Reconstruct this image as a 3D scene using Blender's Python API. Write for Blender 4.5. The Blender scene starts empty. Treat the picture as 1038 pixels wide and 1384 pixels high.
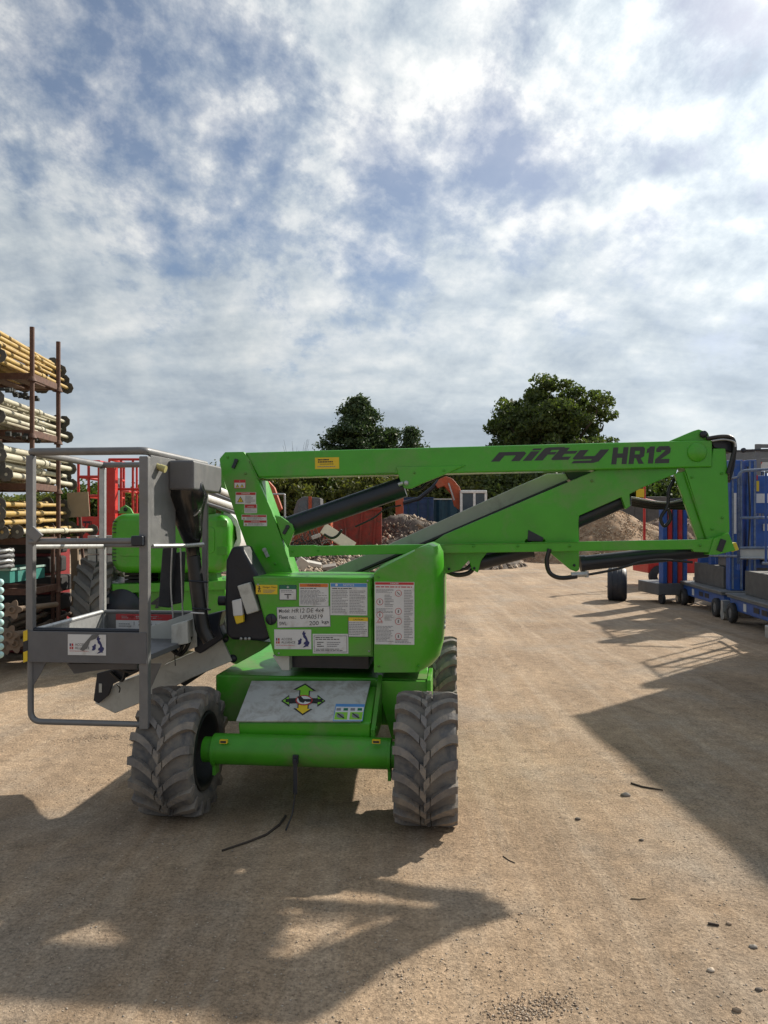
import bpy, math, random
import numpy as np
from mathutils import Vector, Matrix, noise
R = math.radians
random.seed(7)
rng = np.random.default_rng(7)
SC = bpy.context.scene
COL = SC.collection

# ------------------------------------------------------------------ camera, sky, sun, exposure
F = 1000.0; CX = 519.0; HY = 708.0; CH = 1.62
cam_d = bpy.data.cameras.new('camera'); cam = bpy.data.objects.new('camera', cam_d); COL.objects.link(cam)
cam.location = (0, 0, CH); cam.rotation_euler = (R(90), 0, 0)
cam_d.sensor_fit = 'VERTICAL'; cam_d.sensor_height = 36; cam_d.lens = 36 * F / 1384
cam_d.shift_y = (HY - 692) / 1384; cam_d.clip_end = 3000; cam_d.clip_start = .05
SC.camera = cam
SUN_EL = 33.4; SUN_AZ = 48.0          # degrees; azimuth from +Y towards +X
sd = bpy.data.lights.new('sun', 'SUN'); sun = bpy.data.objects.new('sun', sd); COL.objects.link(sun)
sdir = Vector((math.sin(R(SUN_AZ)) * math.cos(R(SUN_EL)), math.cos(R(SUN_AZ)) * math.cos(R(SUN_EL)), math.sin(R(SUN_EL))))
sun.rotation_euler = sdir.to_track_quat('Z', 'Y').to_euler()
sd.energy = 5.0; sd.angle = R(0.9); sd.color = (1, .925, .80)
SC.view_settings.view_transform = 'Standard'; SC.view_settings.look = 'None'
SC.view_settings.exposure = 0.3; SC.view_settings.gamma = 1; SC.view_settings.use_curve_mapping = False
SC.cycles.max_bounces = 6; SC.cycles.diffuse_bounces = 3; SC.cycles.glossy_bounces = 3

class NT:
    """small helper round a node tree"""
    def __init__(s, t): s.t = t; s.t.nodes.clear()
    def n(s, typ, ins=None, **kw):
        nd = s.t.nodes.new(typ)
        for k, v in kw.items(): setattr(nd, k, v)
        for k, v in (ins or {}).items():
            if hasattr(v, 'is_output') or isinstance(v, bpy.types.NodeSocket): s.t.links.new(v, nd.inputs[k])
            else: nd.inputs[k].default_value = v
        return nd
    def math(s, op, a, b=0.0, c=None, clamp=False):
        nd = s.t.nodes.new('ShaderNodeMath'); nd.operation = op; nd.use_clamp = clamp
        for i, v in enumerate([a, b] + ([c] if c is not None else [])):
            if isinstance(v, bpy.types.NodeSocket): s.t.links.new(v, nd.inputs[i])
            else: nd.inputs[i].default_value = v
        return nd.outputs[0]
    def ramp(s, f, stops, interp='LINEAR'):
        nd = s.t.nodes.new('ShaderNodeValToRGB'); nd.color_ramp.interpolation = interp
        e = nd.color_ramp.elements
        while len(e) < len(stops): e.new(.5)
        for i, (p, c) in enumerate(stops):
            e[i].position = p
            e[i].color = (c, c, c, 1) if not hasattr(c, '__len__') else (*c, 1)[:4]
        s.t.links.new(f, nd.inputs[0]); return nd.outputs[0]
    def mix(s, f, a, b, typ='MIX'):
        nd = s.t.nodes.new('ShaderNodeMix'); nd.data_type = 'RGBA'; nd.blend_type = typ
        for k, v in ((0, f), (6, a), (7, b)):
            if isinstance(v, bpy.types.NodeSocket): s.t.links.new(v, nd.inputs[k])
            else: nd.inputs[k].default_value = (*v, 1)[:4] if hasattr(v, '__len__') else v
        return nd.outputs[2]
    def noise(s, vec, scale, detail=4, rough=.55, dist=0.0, dim='3D'):
        nd = s.n('ShaderNodeTexNoise', {'Scale': scale, 'Detail': detail, 'Roughness': rough, 'Distortion': dist}, noise_dimensions=dim)
        s.t.links.new(vec, nd.inputs['Vector']); return nd.outputs[0]

W = bpy.data.worlds.new('World'); W.cycles.sampling_method = 'MANUAL'; W.cycles.sample_map_resolution = 128; SC.world = W; W.use_nodes = True
w = NT(W.node_tree)
SKX, SKY_ = 7.7, 6.1
sky = w.n('ShaderNodeTexSky', sky_type='NISHITA', sun_disc=False, sun_elevation=R(SUN_EL), sun_rotation=R(SUN_AZ), altitude=50, air_density=1.0, dust_density=1.6, ozone_density=2.0)
tc = w.n('ShaderNodeTexCoord')
sep = w.n('ShaderNodeSeparateXYZ', {0: tc.outputs['Generated']})
zz = w.math('ADD', w.math('MAXIMUM', sep.outputs[2], 0.0), .42)
px_ = w.math('DIVIDE', sep.outputs[0], zz); py_ = w.math('DIVIDE', sep.outputs[1], zz)
pv = w.n('ShaderNodeCombineXYZ', {0: px_, 1: py_, 2: 3.7}).outputs[0]
mp0 = w.n('ShaderNodeMapping', {'Vector': pv, 'Rotation': (0, 0, R(-24)), 'Scale': (1.15, .92, 1), 'Location': (SKX, SKY_, 0)}).outputs[0]
def shift(v, x, y, z=0.0): return w.n('ShaderNodeMapping', {'Vector': v, 'Location': (x, y, z)}).outputs[0]
wn = w.n('ShaderNodeTexNoise', {'Vector': mp0, 'Scale': 2.2, 'Detail': 3.0, 'Roughness': .5})
wv = w.n('ShaderNodeVectorMath', {0: w.n('ShaderNodeVectorMath', {0: wn.outputs['Color'], 1: (.5, .5, .5)}, operation='SUBTRACT').outputs[0], 1: (.08, .08, 0)}, operation='MULTIPLY').outputs[0]
mp = w.n('ShaderNodeVectorMath', {0: mp0, 1: wv}, operation='ADD').outputs[0]
right = w.n('ShaderNodeVectorMath', {0: tc.outputs['Generated'], 1: (.72, .0, .70)}, operation='DOT_PRODUCT').outputs['Value']
puffy = w.ramp(w.math('ADD', right, w.math('MULTIPLY', w.noise(mp0, 1.3, 2, .5), .5)), [(.28, .25), (.75, 1.0)])
def density(v, full=True):
    big = w.noise(v, .95, 3, .5); med = w.noise(v, 2.6, 5, .60); fin = w.noise(v, 7.0, 7, .66)
    v1 = w.n('ShaderNodeTexVoronoi', {'Vector': v, 'Scale': 6.5, 'Smoothness': 1.0, 'Detail': 1.5, 'Roughness': .5, 'Lacunarity': 2.2}, feature='SMOOTH_F1', normalize=True).outputs[0]
    pf = w.math('MULTIPLY', w.math('SUBTRACT', .42, v1), w.math('MULTIPLY', puffy, .62))
    d = w.math('ADD', w.math('MULTIPLY', w.math('SUBTRACT', big, .5), 1.15), w.math('MULTIPLY', w.math('SUBTRACT', med, .5), .95))
    d = w.math('ADD', d, w.math('MULTIPLY', w.math('SUBTRACT', fin, .5), .75))
    return w.math('ADD', d, pf)
d0 = density(mp); d1 = density(w.n('ShaderNodeVectorMath', {0: mp, 1: (.040, .030, 0)}, operation='ADD').outputs[0])
low = w.ramp(sep.outputs[2], [(0.0, .34), (.12, .20), (.30, .17), (.45, .03), (.62, -.06)])
dd = w.math('ADD', d0, low)
dens = w.ramp(w.math('ADD', dd, .235), [(.12, 0.12), (.24, .48), (.33, .85), (.50, 1.0)])
rel = w.math('SUBTRACT', d0, d1)
thk = w.ramp(dd, [(.05, 0.0), (.50, 1.0)])
cb = w.math('ADD', .60, w.math('MULTIPLY', w.math('MULTIPLY', rel, w.ramp(sep.outputs[2], [(.0, .25), (.18, .55), (.5, 1.0)])), 1.6)); cb = w.math('SUBTRACT', cb, w.math('MULTIPLY', thk, .26))
band = w.noise(w.n('ShaderNodeMapping', {'Vector': pv, 'Rotation': (0, 0, R(8)), 'Scale': (.9, 2.6, 1), 'Location': (1.3, .4, 0)}).outputs[0], 1.7, 5, .58, .3)
cb = w.math('ADD', cb, w.math('MULTIPLY', w.math('SUBTRACT', band, .5), w.ramp(sep.outputs[2], [(.02, .5), (.22, 1.5), (.42, .5), (.55, .1)])))
soft = w.noise(shift(mp0, .3, .2, 2.0), .8, 3, .5); cb = w.math('SUBTRACT', cb, w.math('MULTIPLY', w.math('SUBTRACT', soft, .5), .7))
ccol = w.ramp(cb, [(.05, (.22, .275, .34)), (.34, (.40, .47, .55)), (.56, (.62, .68, .72)), (.86, (1.0, 1.0, .97))])
sunward = w.n('ShaderNodeVectorMath', {0: tc.outputs['Generated'], 1: tuple(sdir)}, operation='DOT_PRODUCT').outputs['Value']
glow = w.ramp(sunward, [(0.0, .70), (.55, .80), (.85, 1.05), (1.0, 1.5)])
ccol = w.mix(w.ramp(sep.outputs[2], [(0.0, .62), (.14, .36), (.34, .08), (.5, 0.0)]), ccol, (.57, .645, .70)); ccol = w.mix(1.0, ccol, glow, 'MULTIPLY')
skyc = w.mix(1.0, sky.outputs[0], (.92, .93, .95), 'MULTIPLY')
bg1 = w.n('ShaderNodeBackground', {'Color': skyc, 'Strength': .084})
bg2 = w.n('ShaderNodeBackground', {'Color': ccol, 'Strength': .92})
mx = w.n('ShaderNodeMixShader', {0: dens, 1: bg1.outputs[0], 2: bg2.outputs[0]})
out = w.n('ShaderNodeOutputWorld', {0: mx.outputs[0]})

# ------------------------------------------------------------------ helpers
def P(px, py, Y):
    """world point at distance Y that the photograph shows at px, py"""
    return Vector(((px - CX) / F * Y, Y, CH - (py - HY) / F * Y))

class Frame:
    """a local frame standing on the ground, turned about z"""
    def __init__(s, x, y, deg):
        s.o = Vector((x, y, 0)); s.a = R(deg)
        s.u = Vector((math.cos(s.a), math.sin(s.a), 0)); s.v = Vector((-math.sin(s.a), math.cos(s.a), 0))
    def L(s, px, py, v):
        D = Vector(((px - CX) / F, 1, -(py - HY) / F))
        t = (v + s.o.dot(s.v)) / D.dot(s.v)
        q = D * t
        return Vector(((q - s.o).dot(s.u), v, CH + q.z))

def rotz(a): return Matrix.Rotation(a, 4, 'Z')

class MB:
    """collects shapes, then links them as one mesh object"""
    def __init__(s): s.v = []; s.f = []; s.m = []; s.sm = []
    def add(s, vs, fs, mi=0, smooth=False):
        b = len(s.v); s.v += [tuple(q) for q in vs]
        for f in fs: s.f.append([i + b for i in f]); s.m.append(mi); s.sm.append(smooth)
        return s
    def box(s, c, d, rot=None, mi=0):
        c = Vector(c); h = Vector(d) / 2
        vs = [Vector((x * h.x, y * h.y, z * h.z)) for z in (-1, 1) for y in (-1, 1) for x in (-1, 1)]
        if rot is not None: vs = [rot @ q for q in vs]
        return s.add([c + q for q in vs], [(0, 2, 3, 1), (4, 5, 7, 6), (0, 1, 5, 4), (2, 6, 7, 3), (0, 4, 6, 2), (1, 3, 7, 5)], mi)
    def span(s, a, b, mi=0):
        a = Vector(a); b = Vector(b)
        return s.box((a + b) / 2, [abs(q) for q in (b - a)], None, mi)
    def prism(s, poly, y0, y1, mi=0):
        """poly: (x, z) outline, extruded from y0 to y1"""
        ar = sum(poly[i][0] * poly[(i + 1) % len(poly)][1] - poly[(i + 1) % len(poly)][0] * poly[i][1] for i in range(len(poly)))
        if ar < 0: poly = poly[::-1]
        n = len(poly)
        vs = [(x, y0, z) for x, z in poly] + [(x, y1, z) for x, z in poly]
        fs = [list(range(n)), list(range(2 * n - 1, n - 1, -1))]
        fs += [(i, i + n, (i + 1) % n + n, (i + 1) % n) for i in range(n)]
        return s.add(vs, fs, mi)
    def plan(s, poly, z0, z1, mi=0):
        ar = sum(poly[i][0] * poly[(i + 1) % len(poly)][1] - poly[(i + 1) % len(poly)][0] * poly[i][1] for i in range(len(poly)))
        if ar < 0: poly = poly[::-1]
        n = len(poly)
        vs = [(x, y, z0) for x, y in poly] + [(x, y, z1) for x, y in poly]
        fs = [list(range(n - 1, -1, -1)), list(range(n, 2 * n))]
        fs += [(i, (i + 1) % n, (i + 1) % n + n, i + n) for i in range(n)]
        return s.add(vs, fs, mi)
    def tube(s, pts, r, n=10, mi=0, cap=True, r2=None, flat=1.0):
        pts = [Vector(p) for p in pts]; k = len(pts)
        up = None; rings = []
        for i, p in enumerate(pts):
            t = (pts[min(i + 1, k - 1)] - pts[max(i - 1, 0)]).normalized()
            if up is None:
                up = Vector((0, 0, 1)) if abs(t.z) < .9 else Vector((0, 1, 0))
            a = t.cross(up)
            if a.length < 1e-4: a = t.cross(Vector((1, 0, 0)))
            a.normalize(); b = a.cross(t).normalized(); up = b
            rr = r if r2 is None else r + (r2 - r) * i / (k - 1)
            if hasattr(r, '__len__'): rr = r[i]
            rings.append([p + a * (rr * math.cos(j * math.tau / n)) + b * (rr * flat * math.sin(j * math.tau / n)) for j in range(n)])
        vs = [q for g in rings for q in g]
        fs = [(i * n + j, i * n + (j + 1) % n, (i + 1) * n + (j + 1) % n, (i + 1) * n + j) for i in range(k - 1) for j in range(n)]
        s.add(vs, fs, mi, True)
        if cap:
            s.add(rings[0], [list(range(n))[::-1]], mi); s.add(rings[-1], [list(range(n))], mi)
        return s
    def lathe(s, prof, axis='x', n=32, c=(0, 0, 0), mi=0, smooth=True):
        """prof: (along axis, radius)"""
        vs = []; c = Vector(c)
        for a, r in prof:
            for j in range(n):
                q = (r * math.cos(j * math.tau / n), r * math.sin(j * math.tau / n))
                vs.append(c + (Vector((a, q[0], q[1])) if axis == 'x' else Vector((q[1], a, q[0])) if axis == 'y' else Vector((q[0], q[1], a))))
        k = len(prof)
        fs = [(i * n + j, i * n + (j + 1) % n, (i + 1) * n + (j + 1) % n, (i + 1) * n + j) for i in range(k - 1) for j in range(n)]
        return s.add(vs, fs, mi, smooth)
    def merge(s, o, M=None, mi=None):
        vs = [M @ Vector(q) for q in o.v] if M is not None else o.v
        b = len(s.v); s.v += [tuple(q) for q in vs]
        for f, m, sm in zip(o.f, o.m, o.sm): s.f.append([i + b for i in f]); s.m.append(m if mi is None else mi); s.sm.append(sm)
        return s
    def mesh(s, name, mats):
        me = bpy.data.meshes.new(name); me.from_pydata(s.v, [], s.f)
        for m in (mats if isinstance(mats, (list, tuple)) else [mats]): me.materials.append(m)
        me.polygons.foreach_set('material_index', s.m); me.polygons.foreach_set('use_smooth', s.sm)
        me.update(); return me
    def build(s, name, mats, parent=None, bevel=0, seg=2, ang=30, **props):
        me = s.mesh(name, mats)
        o = bpy.data.objects.new(name, me); COL.objects.link(o); o.parent = parent
        if bevel:
            me.polygons.foreach_set('use_smooth', [True] * len(me.polygons))
            b = o.modifiers.new('bevel', 'BEVEL'); b.width = bevel; b.segments = seg; b.limit_method = 'ANGLE'; b.angle_limit = R(ang)
            b.harden_normals = True; b.use_clamp_overlap = True
        for k, v in props.items(): o[k] = v
        return o

def thing(name, label, cat, loc=(0, 0, 0), deg=0, group=None):
    o = bpy.data.objects.new(name, None); COL.objects.link(o); o.empty_display_size = .1
    o.location = loc; o.rotation_euler = (0, 0, R(deg)); o['label'] = label; o['category'] = cat
    if group: o['group'] = group
    return o
def tag(o, label, cat, group=None):
    o['label'] = label; o['category'] = cat
    if group: o['group'] = group
    return o
KIDS = {}
def copy_tree(o, parent=None):
    c = o.copy(); COL.objects.link(c); c.parent = parent
    for ch in [q for q in list(COL.objects) if q.parent == o]: copy_tree(ch, c)
    return c

_font = {}
def text_polys(st, shear=0.0, offset=0.0, spacing=1.0):
    key = (st, shear, offset, spacing)
    if key not in _font:
        cu = bpy.data.curves.new('lettering', 'FONT'); cu.body = st; cu.shear = shear; cu.offset = offset; cu.space_character = spacing; cu.resolution_u = 3
        ob = bpy.data.objects.new('lettering', cu); COL.objects.link(ob)
        dg = bpy.context.evaluated_depsgraph_get(); me = bpy.data.meshes.new_from_object(ob.evaluated_get(dg))
        vs = [v.co.copy() for v in me.vertices]; fs = [list(p.vertices) for p in me.polygons]
        bpy.data.objects.remove(ob); bpy.data.curves.remove(cu); bpy.data.meshes.remove(me)
        _font[key] = (vs, fs)
    return _font[key]
def add_text(mb, st, x0, x1, z0, z1, y, mi=0, shear=0.0, offset=0.0, spacing=1.0, keep=False):
    """lettering fitted to the box x0..x1, z0..z1 on the plane y, facing -y"""
    vs, fs = text_polys(st, shear, offset, spacing)
    if not vs: return
    ax = min(v.x for v in vs); bx = max(v.x for v in vs); ay = min(v.y for v in vs); by = max(v.y for v in vs)
    sx = (x1 - x0) / (bx - ax); sy = (z1 - z0) / (by - ay)
    if keep:
        k = min(sx, sy); x0 += ((x1 - x0) - k * (bx - ax)) / 2; sx = sy = k
    mb.add([(x0 + (v.x - ax) * sx, y, z0 + (v.y - ay) * sy) for v in vs], fs, mi)

# ------------------------------------------------------------------ materials
_M = {}
def mat(name, col, rough=.5, metal=0.0, var=.12, scale=6.0, dirt=None, dirt_amt=0.0, bump=0.0, bscale=40.0, coat=0.0, spec=.5, dscale=3.0):
    if name in _M: return _M[name]
    m = bpy.data.materials.new(name); m.use_nodes = True; t = NT(m.node_tree)
    tcn = t.n('ShaderNodeTexCoord'); ob = tcn.outputs['Object']
    n1 = t.noise(ob, scale, 5, .6)
    c = t.mix(t.ramp(n1, [(.3, 0.0), (.7, 1.0)]), tuple(q * (1 - var) for q in col), tuple(min(1, q * (1 + var)) for q in col))
    rg = t.math('MULTIPLY_ADD', t.noise(ob, scale * 2.3, 4, .6), .25, rough - .12)
    if dirt:
        dn = t.noise(ob, dscale, 7, .68, .4)
        f = t.ramp(dn, [(.62 - .3 * dirt_amt, 0.0), (.80 - .3 * dirt_amt, 1.0)])
        f = t.math('MULTIPLY', f, min(1, .35 + dirt_amt * .6))
        c = t.mix(f, c, dirt); rg = t.math('ADD', rg, t.math('MULTIPLY', f, .3))
    b = t.n('ShaderNodeBsdfPrincipled', {'Base Color': c, 'Roughness': rg, 'Metallic': metal, 'Specular IOR Level': spec, 'Coat Weight': coat, 'Coat Roughness': .15})
    if bump:
        bn = t.n('ShaderNodeBump', {'Height': t.noise(ob, bscale, 5, .6), 'Strength': bump, 'Distance': .01})
        t.t.links.new(bn.outputs[0], b.inputs['Normal'])
    t.n('ShaderNodeOutputMaterial', {0: b.outputs[0]})
    _M[name] = m; return m
DUST = (.30, .22, .15)
GREEN = mat('green_paint', (.052, .34, .006), .34, var=.10, scale=4, dirt=(.16, .25, .09), dirt_amt=.42, coat=.25, bump=.04, bscale=30)
GREEN_D = mat('dusty_green_paint', (.045, .28, .008), .45, var=.15, scale=5, dirt=(.16, .18, .08), dirt_amt=.5, coat=.1, bump=.08, bscale=40)
BLACK = mat('black_steel', (.012, .016, .026), .38, var=.2, dirt=(.05, .045, .04), dirt_amt=.2)
HOSE = mat('black_hose', (.010, .010, .011), .35, var=.2, dirt=(.07, .06, .05), dirt_amt=.3)
BAG = mat('black_vinyl', (.008, .008, .009), .22, var=.3, coat=.5, bump=.5, bscale=14)
GREY = mat('grey_painted_steel', (.175, .175, .178), .42, metal=.2, var=.14, scale=9, dirt=(.22, .21, .19), dirt_amt=.35, bump=.06, dscale=14)
GREYD = mat('dark_grey_paint', (.115, .115, .122), .5, var=.12, scale=8, dirt=(.13, .12, .11), dirt_amt=.2, dscale=9)
PALE = mat('pale_grey_paint', (.50, .50, .46), .5, var=.08, scale=6, dirt=(.20, .18, .15), dirt_amt=.3, dscale=7)
ALU = mat('galvanised_steel', (.42, .43, .43), .42, metal=.55, var=.14, scale=22, dirt=(.24, .23, .20), dirt_amt=.35, dscale=12)
RUBBER = mat('dusty_rubber', (.095, .095, .10), .75, var=.25, scale=11, dirt=(.24, .21, .175), dirt_amt=.75, bump=.15, bscale=60, dscale=7)
LUG = mat('worn_lug_rubber', (.165, .15, .14), .75, var=.22, scale=14, dirt=(.31, .26, .205), dirt_amt=.6, bump=.3, bscale=50, dscale=9)
RUBBER_D = mat('dark_rubber', (.025, .025, .028), .7, var=.2, dirt=(.10, .085, .07), dirt_amt=.3, bump=.1)
RIM = mat('rim_paint', (.016, .018, .02), .5, dirt=(.09, .08, .06), dirt_amt=.3)
WHITE = mat('white_vinyl', (.62, .62, .62), .42, var=.05, dirt=(.42, .38, .33), dirt_amt=.3, dscale=18)
INK = mat('black_ink', (.02, .02, .024), .5, var=.0)
INKG = mat('grey_ink', (.20, .20, .22), .5, var=.0)
BLUEINK = mat('navy_ink', (.02, .025, .12), .5, var=.0)
RED = mat('red_vinyl', (.45, .03, .035), .45, var=.05)
ORANGE = mat('orange_vinyl', (.62, .16, .03), .45, var=.05)
BLUEV = mat('blue_vinyl', (.08, .25, .55), .45, var=.05)
GREENV = mat('dark_green_vinyl', (.01, .14, .08), .45, var=.05)
YEL = mat('yellow_vinyl', (.72, .50, .02), .45, var=.06)
LIME = mat('lime_vinyl', (.22, .52, .04), .45, var=.06)
LETTER = mat('charcoal_lettering', (.035, .038, .042), .5, var=.1)
# ------------------------------------------------------------------ ground
def gh(x, y):
    k = 1.0 if y < 25 else max(0.0, 1 - (y - 25) / 30)
    return k * (.016 * noise.noise(Vector((x * .55, y * .55, 0))) + .008 * noise.noise(Vector((x * 2.1, y * 2.1, 4))) + .0045 * noise.noise(Vector((x * 6.5, y * 6.5, 9))))
def axis(lo, hi, n, c, k):
    t = np.linspace(-1, 1, n); s = np.sinh(t * k) / math.sinh(k)
    return np.where(s < 0, c + s * (c - lo), c + s * (hi - c))
def make_ground():
    xs = axis(-700, 700, 330, 0, 7.2); ys = axis(-500, 1400, 380, 3.6, 7.4)
    vs = []
    for y in ys:
        for x in xs: vs.append((x, y, gh(x, y) if abs(x) < 60 and abs(y) < 60 else 0.0))
    n = len(xs); fs = [(j * n + i, j * n + i + 1, (j + 1) * n + i + 1, (j + 1) * n + i) for j in range(len(ys) - 1) for i in range(n - 1)]
    m = bpy.data.materials.new('packed_earth'); m.use_nodes = True; t = NT(m.node_tree)
    ob = t.n('ShaderNodeTexCoord').outputs['Object']
    big = t.noise(ob, .55, 5, .6, .4)
    c = t.mix(t.ramp(big, [(.32, 0.0), (.68, 1.0)]), (.285, .200, .130), (.465, .338, .226))
    # wheel tracks running away from the camera
    tr = t.noise(t.n('ShaderNodeMapping', {'Vector': ob, 'Scale': (1.6, .16, 1), 'Rotation': (0, 0, R(-12))}).outputs[0], 1.0, 5, .6, .3)
    c = t.mix(t.math('MULTIPLY', t.ramp(tr, [(.42, 0.0), (.66, 1.0)]), .5), c, (.21, .158, .113))
    tr2 = t.noise(t.n('ShaderNodeMapping', {'Vector': ob, 'Scale': (5.5, .22, 1), 'Rotation': (0, 0, R(-8))}).outputs[0], 1.0, 6, .65, .2)
    c = t.mix(t.math('MULTIPLY', t.ramp(tr2, [(.48, 0.0), (.62, 1.0)]), .35), c, (.48, .385, .290))
    # darker damp patches, scuffs
    pt = t.noise(ob, 1.7, 6, .7, .8)
    c = t.mix(t.math('MULTIPLY', t.ramp(pt, [(.56, 0.0), (.70, 1.0)]), .5), c, (.15, .115, .080))
    grey = t.noise(ob, .9, 4, .6)
    c = t.mix(t.math('MULTIPLY', t.ramp(grey, [(.50, 0.0), (.68, 1.0)]), .42), c, (.30, .275, .24))
    g1 = t.noise(ob, 70, 5, .8)
    c = t.mix(1.0, c, t.ramp(g1, [(.32, .50), (.5, 1.0), (.70, 1.5)]), 'MULTIPLY')
    g3 = t.noise(ob, 9, 6, .7)
    c = t.mix(1.0, c, t.ramp(g3, [(.3, .78), (.7, 1.2)]), 'MULTIPLY')
    v = t.n('ShaderNodeTexVoronoi', {'Vector': ob, 'Scale': 62.0, 'Randomness': 1.0})
    peb = t.ramp(v.outputs[0], [(.10, 1.0), (.22, 0.0)])
    sel = t.ramp(t.n('ShaderNodeSeparateColor', {0: v.outputs[1]}).outputs[0], [(.55, 0.0), (.6, 1.0)])
    pm = t.math('MULTIPLY', peb, sel)
    pc = t.mix(t.n('ShaderNodeSeparateColor', {0: v.outputs[1]}).outputs[1], (.16, .13, .11), (.56, .47, .37))
    c = t.mix(t.math('MULTIPLY', pm, .8), c, pc)
    h = t.math('ADD', t.math('MULTIPLY', g1, .5), t.math('MULTIPLY', g3, 1.3)); h = t.math('ADD', h, t.math('MULTIPLY', pm, .5))
    bn = t.n('ShaderNodeBump', {'Height': h, 'Strength': .85, 'Distance': .018})
    b = t.n('ShaderNodeBsdfPrincipled', {'Base Color': c, 'Roughness': .92, 'Specular IOR Level': .2, 'Normal': bn.outputs[0]})
    t.n('ShaderNodeOutputMaterial', {0: b.outputs[0]})
    mb = MB(); mb.add(vs, fs, 0, True); mb.build('ground', m, kind='structure')
make_ground()

def scatter_mesh(name, mats, pts, sizes, seed=1, flat=.6):
    """rough little stones as one mesh"""
    r = np.random.default_rng(seed); n = len(pts)
    base = np.array([(1, 0, 0), (-1, 0, 0), (0, 1, 0), (0, -1, 0), (0, 0, 1), (0, 0, -1)], float)
    tri = np.array([(0, 2, 4), (2, 1, 4), (1, 3, 4), (3, 0, 4), (2, 0, 5), (1, 2, 5), (3, 1, 5), (0, 3, 5)])
    V = base[None] * (r.uniform(.6, 1.3, (n, 6, 1))) * sizes[:, None, None]; V[:, :, 2] *= flat
    a = r.uniform(0, math.tau, n); ca, sa = np.cos(a)[:, None], np.sin(a)[:, None]
    V = np.stack([V[:, :, 0] * ca - V[:, :, 1] * sa * .7, V[:, :, 0] * sa + V[:, :, 1] * ca * .7, V[:, :, 2]], 2) + pts[:, None]
    Fc = (tri[None] + (np.arange(n) * 6)[:, None, None]).reshape(-1, 3)
    me = bpy.data.meshes.new(name); me.vertices.add(n * 6); me.vertices.foreach_set('co', V.reshape(-1))
    me.loops.add(Fc.size); me.loops.foreach_set('vertex_index', Fc.reshape(-1)); me.polygons.add(len(Fc))
    me.polygons.foreach_set('loop_start', np.arange(0, Fc.size, 3))
    for m in mats: me.materials.append(m)
    me.polygons.foreach_set('material_index', np.repeat(r.integers(0, len(mats), n), 8))
    me.update(); me.validate()
    o = bpy.data.objects.new(name, me); COL.objects.link(o); return o
ST = [mat('stone_tan', (.40, .31, .225), .9), mat('stone_grey', (.30, .265, .23), .9), mat('stone_pale', (.52, .43, .34), .9), mat('stone_dark', (.16, .13, .105), .9), mat('stone_brown', (.30, .22, .155), .9)]
n = 30000
yy = 1.9 + (rng.random(n) ** 2.2) * 13; xx = (rng.random(n) * 2 - 1) * (yy * .62 + .3)
sz = .0018 + .0060 * rng.random(n) ** 3.5
keep = np.array([noise.noise(Vector((a * .9, b * .9, 3))) > -.15 or random.random() < .4 for a, b in zip(xx, yy)])
xx, yy, sz = xx[keep], yy[keep], sz[keep]
pp = np.array([(a, b, gh(a, b) + c * .2) for a, b, c in zip(xx, yy, sz)])
tag(scatter_mesh('gravel', [ST[0], ST[1], ST[2], ST[0], ST[4], ST[2]], pp, sz, 3, .38), 'small loose stones strewn over the packed earth yard', 'gravel')['kind'] = 'stuff'
# a churned patch of clods and the dark rut on the left
cl = []; cs = []
for (cx, cy, rx, ry, k) in ((.48, 2.46, .18, .09, 900), (-2.2, 5.55, .30, .10, 500), (-.16, 3.35, .08, .05, 60), (.05, 2.62, .40, .10, 150), (-1.9, 4.6, .6, .2, 60), (-1.5, 3.2, .5, .14, 60), (.6, 3.05, .35, .09, 100)):
    for i in range(k):
        a, b = random.gauss(0, .45), random.gauss(0, .45)
        cl.append((cx + a * rx, cy + b * ry + a * ry * .6, 0)); cs.append(.002 + .0055 * random.random() ** 2.5)
cl = np.array([(a, b, gh(a, b) + .002) for a, b, _ in cl])
tag(scatter_mesh('soil_clods', [ST[4], ST[0], ST[0], ST[2], mat('soil_clod', (.22, .16, .115), .95)], cl, np.array(cs), 5, .45), 'crumbled dark soil clods in churned patches of the yard', 'soil')['kind'] = 'stuff'
# single larger stones and sticks that can be pointed at
def stone(px, py, s, label, m):
    Y = 1620 / (py - HY); q = P(px, py, Y); mb = MB()
    random.seed(px); vs = []; 
    for k in range(5):
        ph = math.pi * k / 4
        for j in range(8):
            rr = s * (1 + random.uniform(-.2, .2)); vs.append((q.x + rr * math.sin(ph) * math.cos(j * math.tau / 8) * 1.4, q.y + rr * math.sin(ph) * math.sin(j * math.tau / 8), gh(q.x, q.y) + s * .3 + rr * .6 * math.cos(ph)))
    fs = [(i * 8 + j, (i + 1) * 8 + j, (i + 1) * 8 + (j + 1) % 8, i * 8 + (j + 1) % 8) for i in range(4) for j in range(8)]
    mb.add(vs, fs, 0, True); tag(mb.build('stone', m), label, 'stone')
stone(846, 1076, .022, 'elongated grey stone beside the thin stick at the shadow edge', ST[1])
stone(781, 1109, .013, 'small dark stone on sunlit earth left of the shadow edge', ST[3])
stone(867, 1136, .010, 'small dark pebble just beside the diagonal shadow edge', ST[3])
stone(1018, 1280, .012, 'grey stone at the diagonal shadow edge near the right border', ST[1])
stone(985, 1249, .010, 'brown stone beside the short flat twig near the shadow edge', ST[4])
stone(996, 1369, .012, 'reddish brown stone in the bottom corner of the sunlit ground', ST[4])
stone(1026, 1340, .010, 'dark grey pebble nearest the bottom right corner', ST[3])
stone(961, 1315, .011, 'pale tan stone alone on sunlit earth', ST[2])
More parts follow.
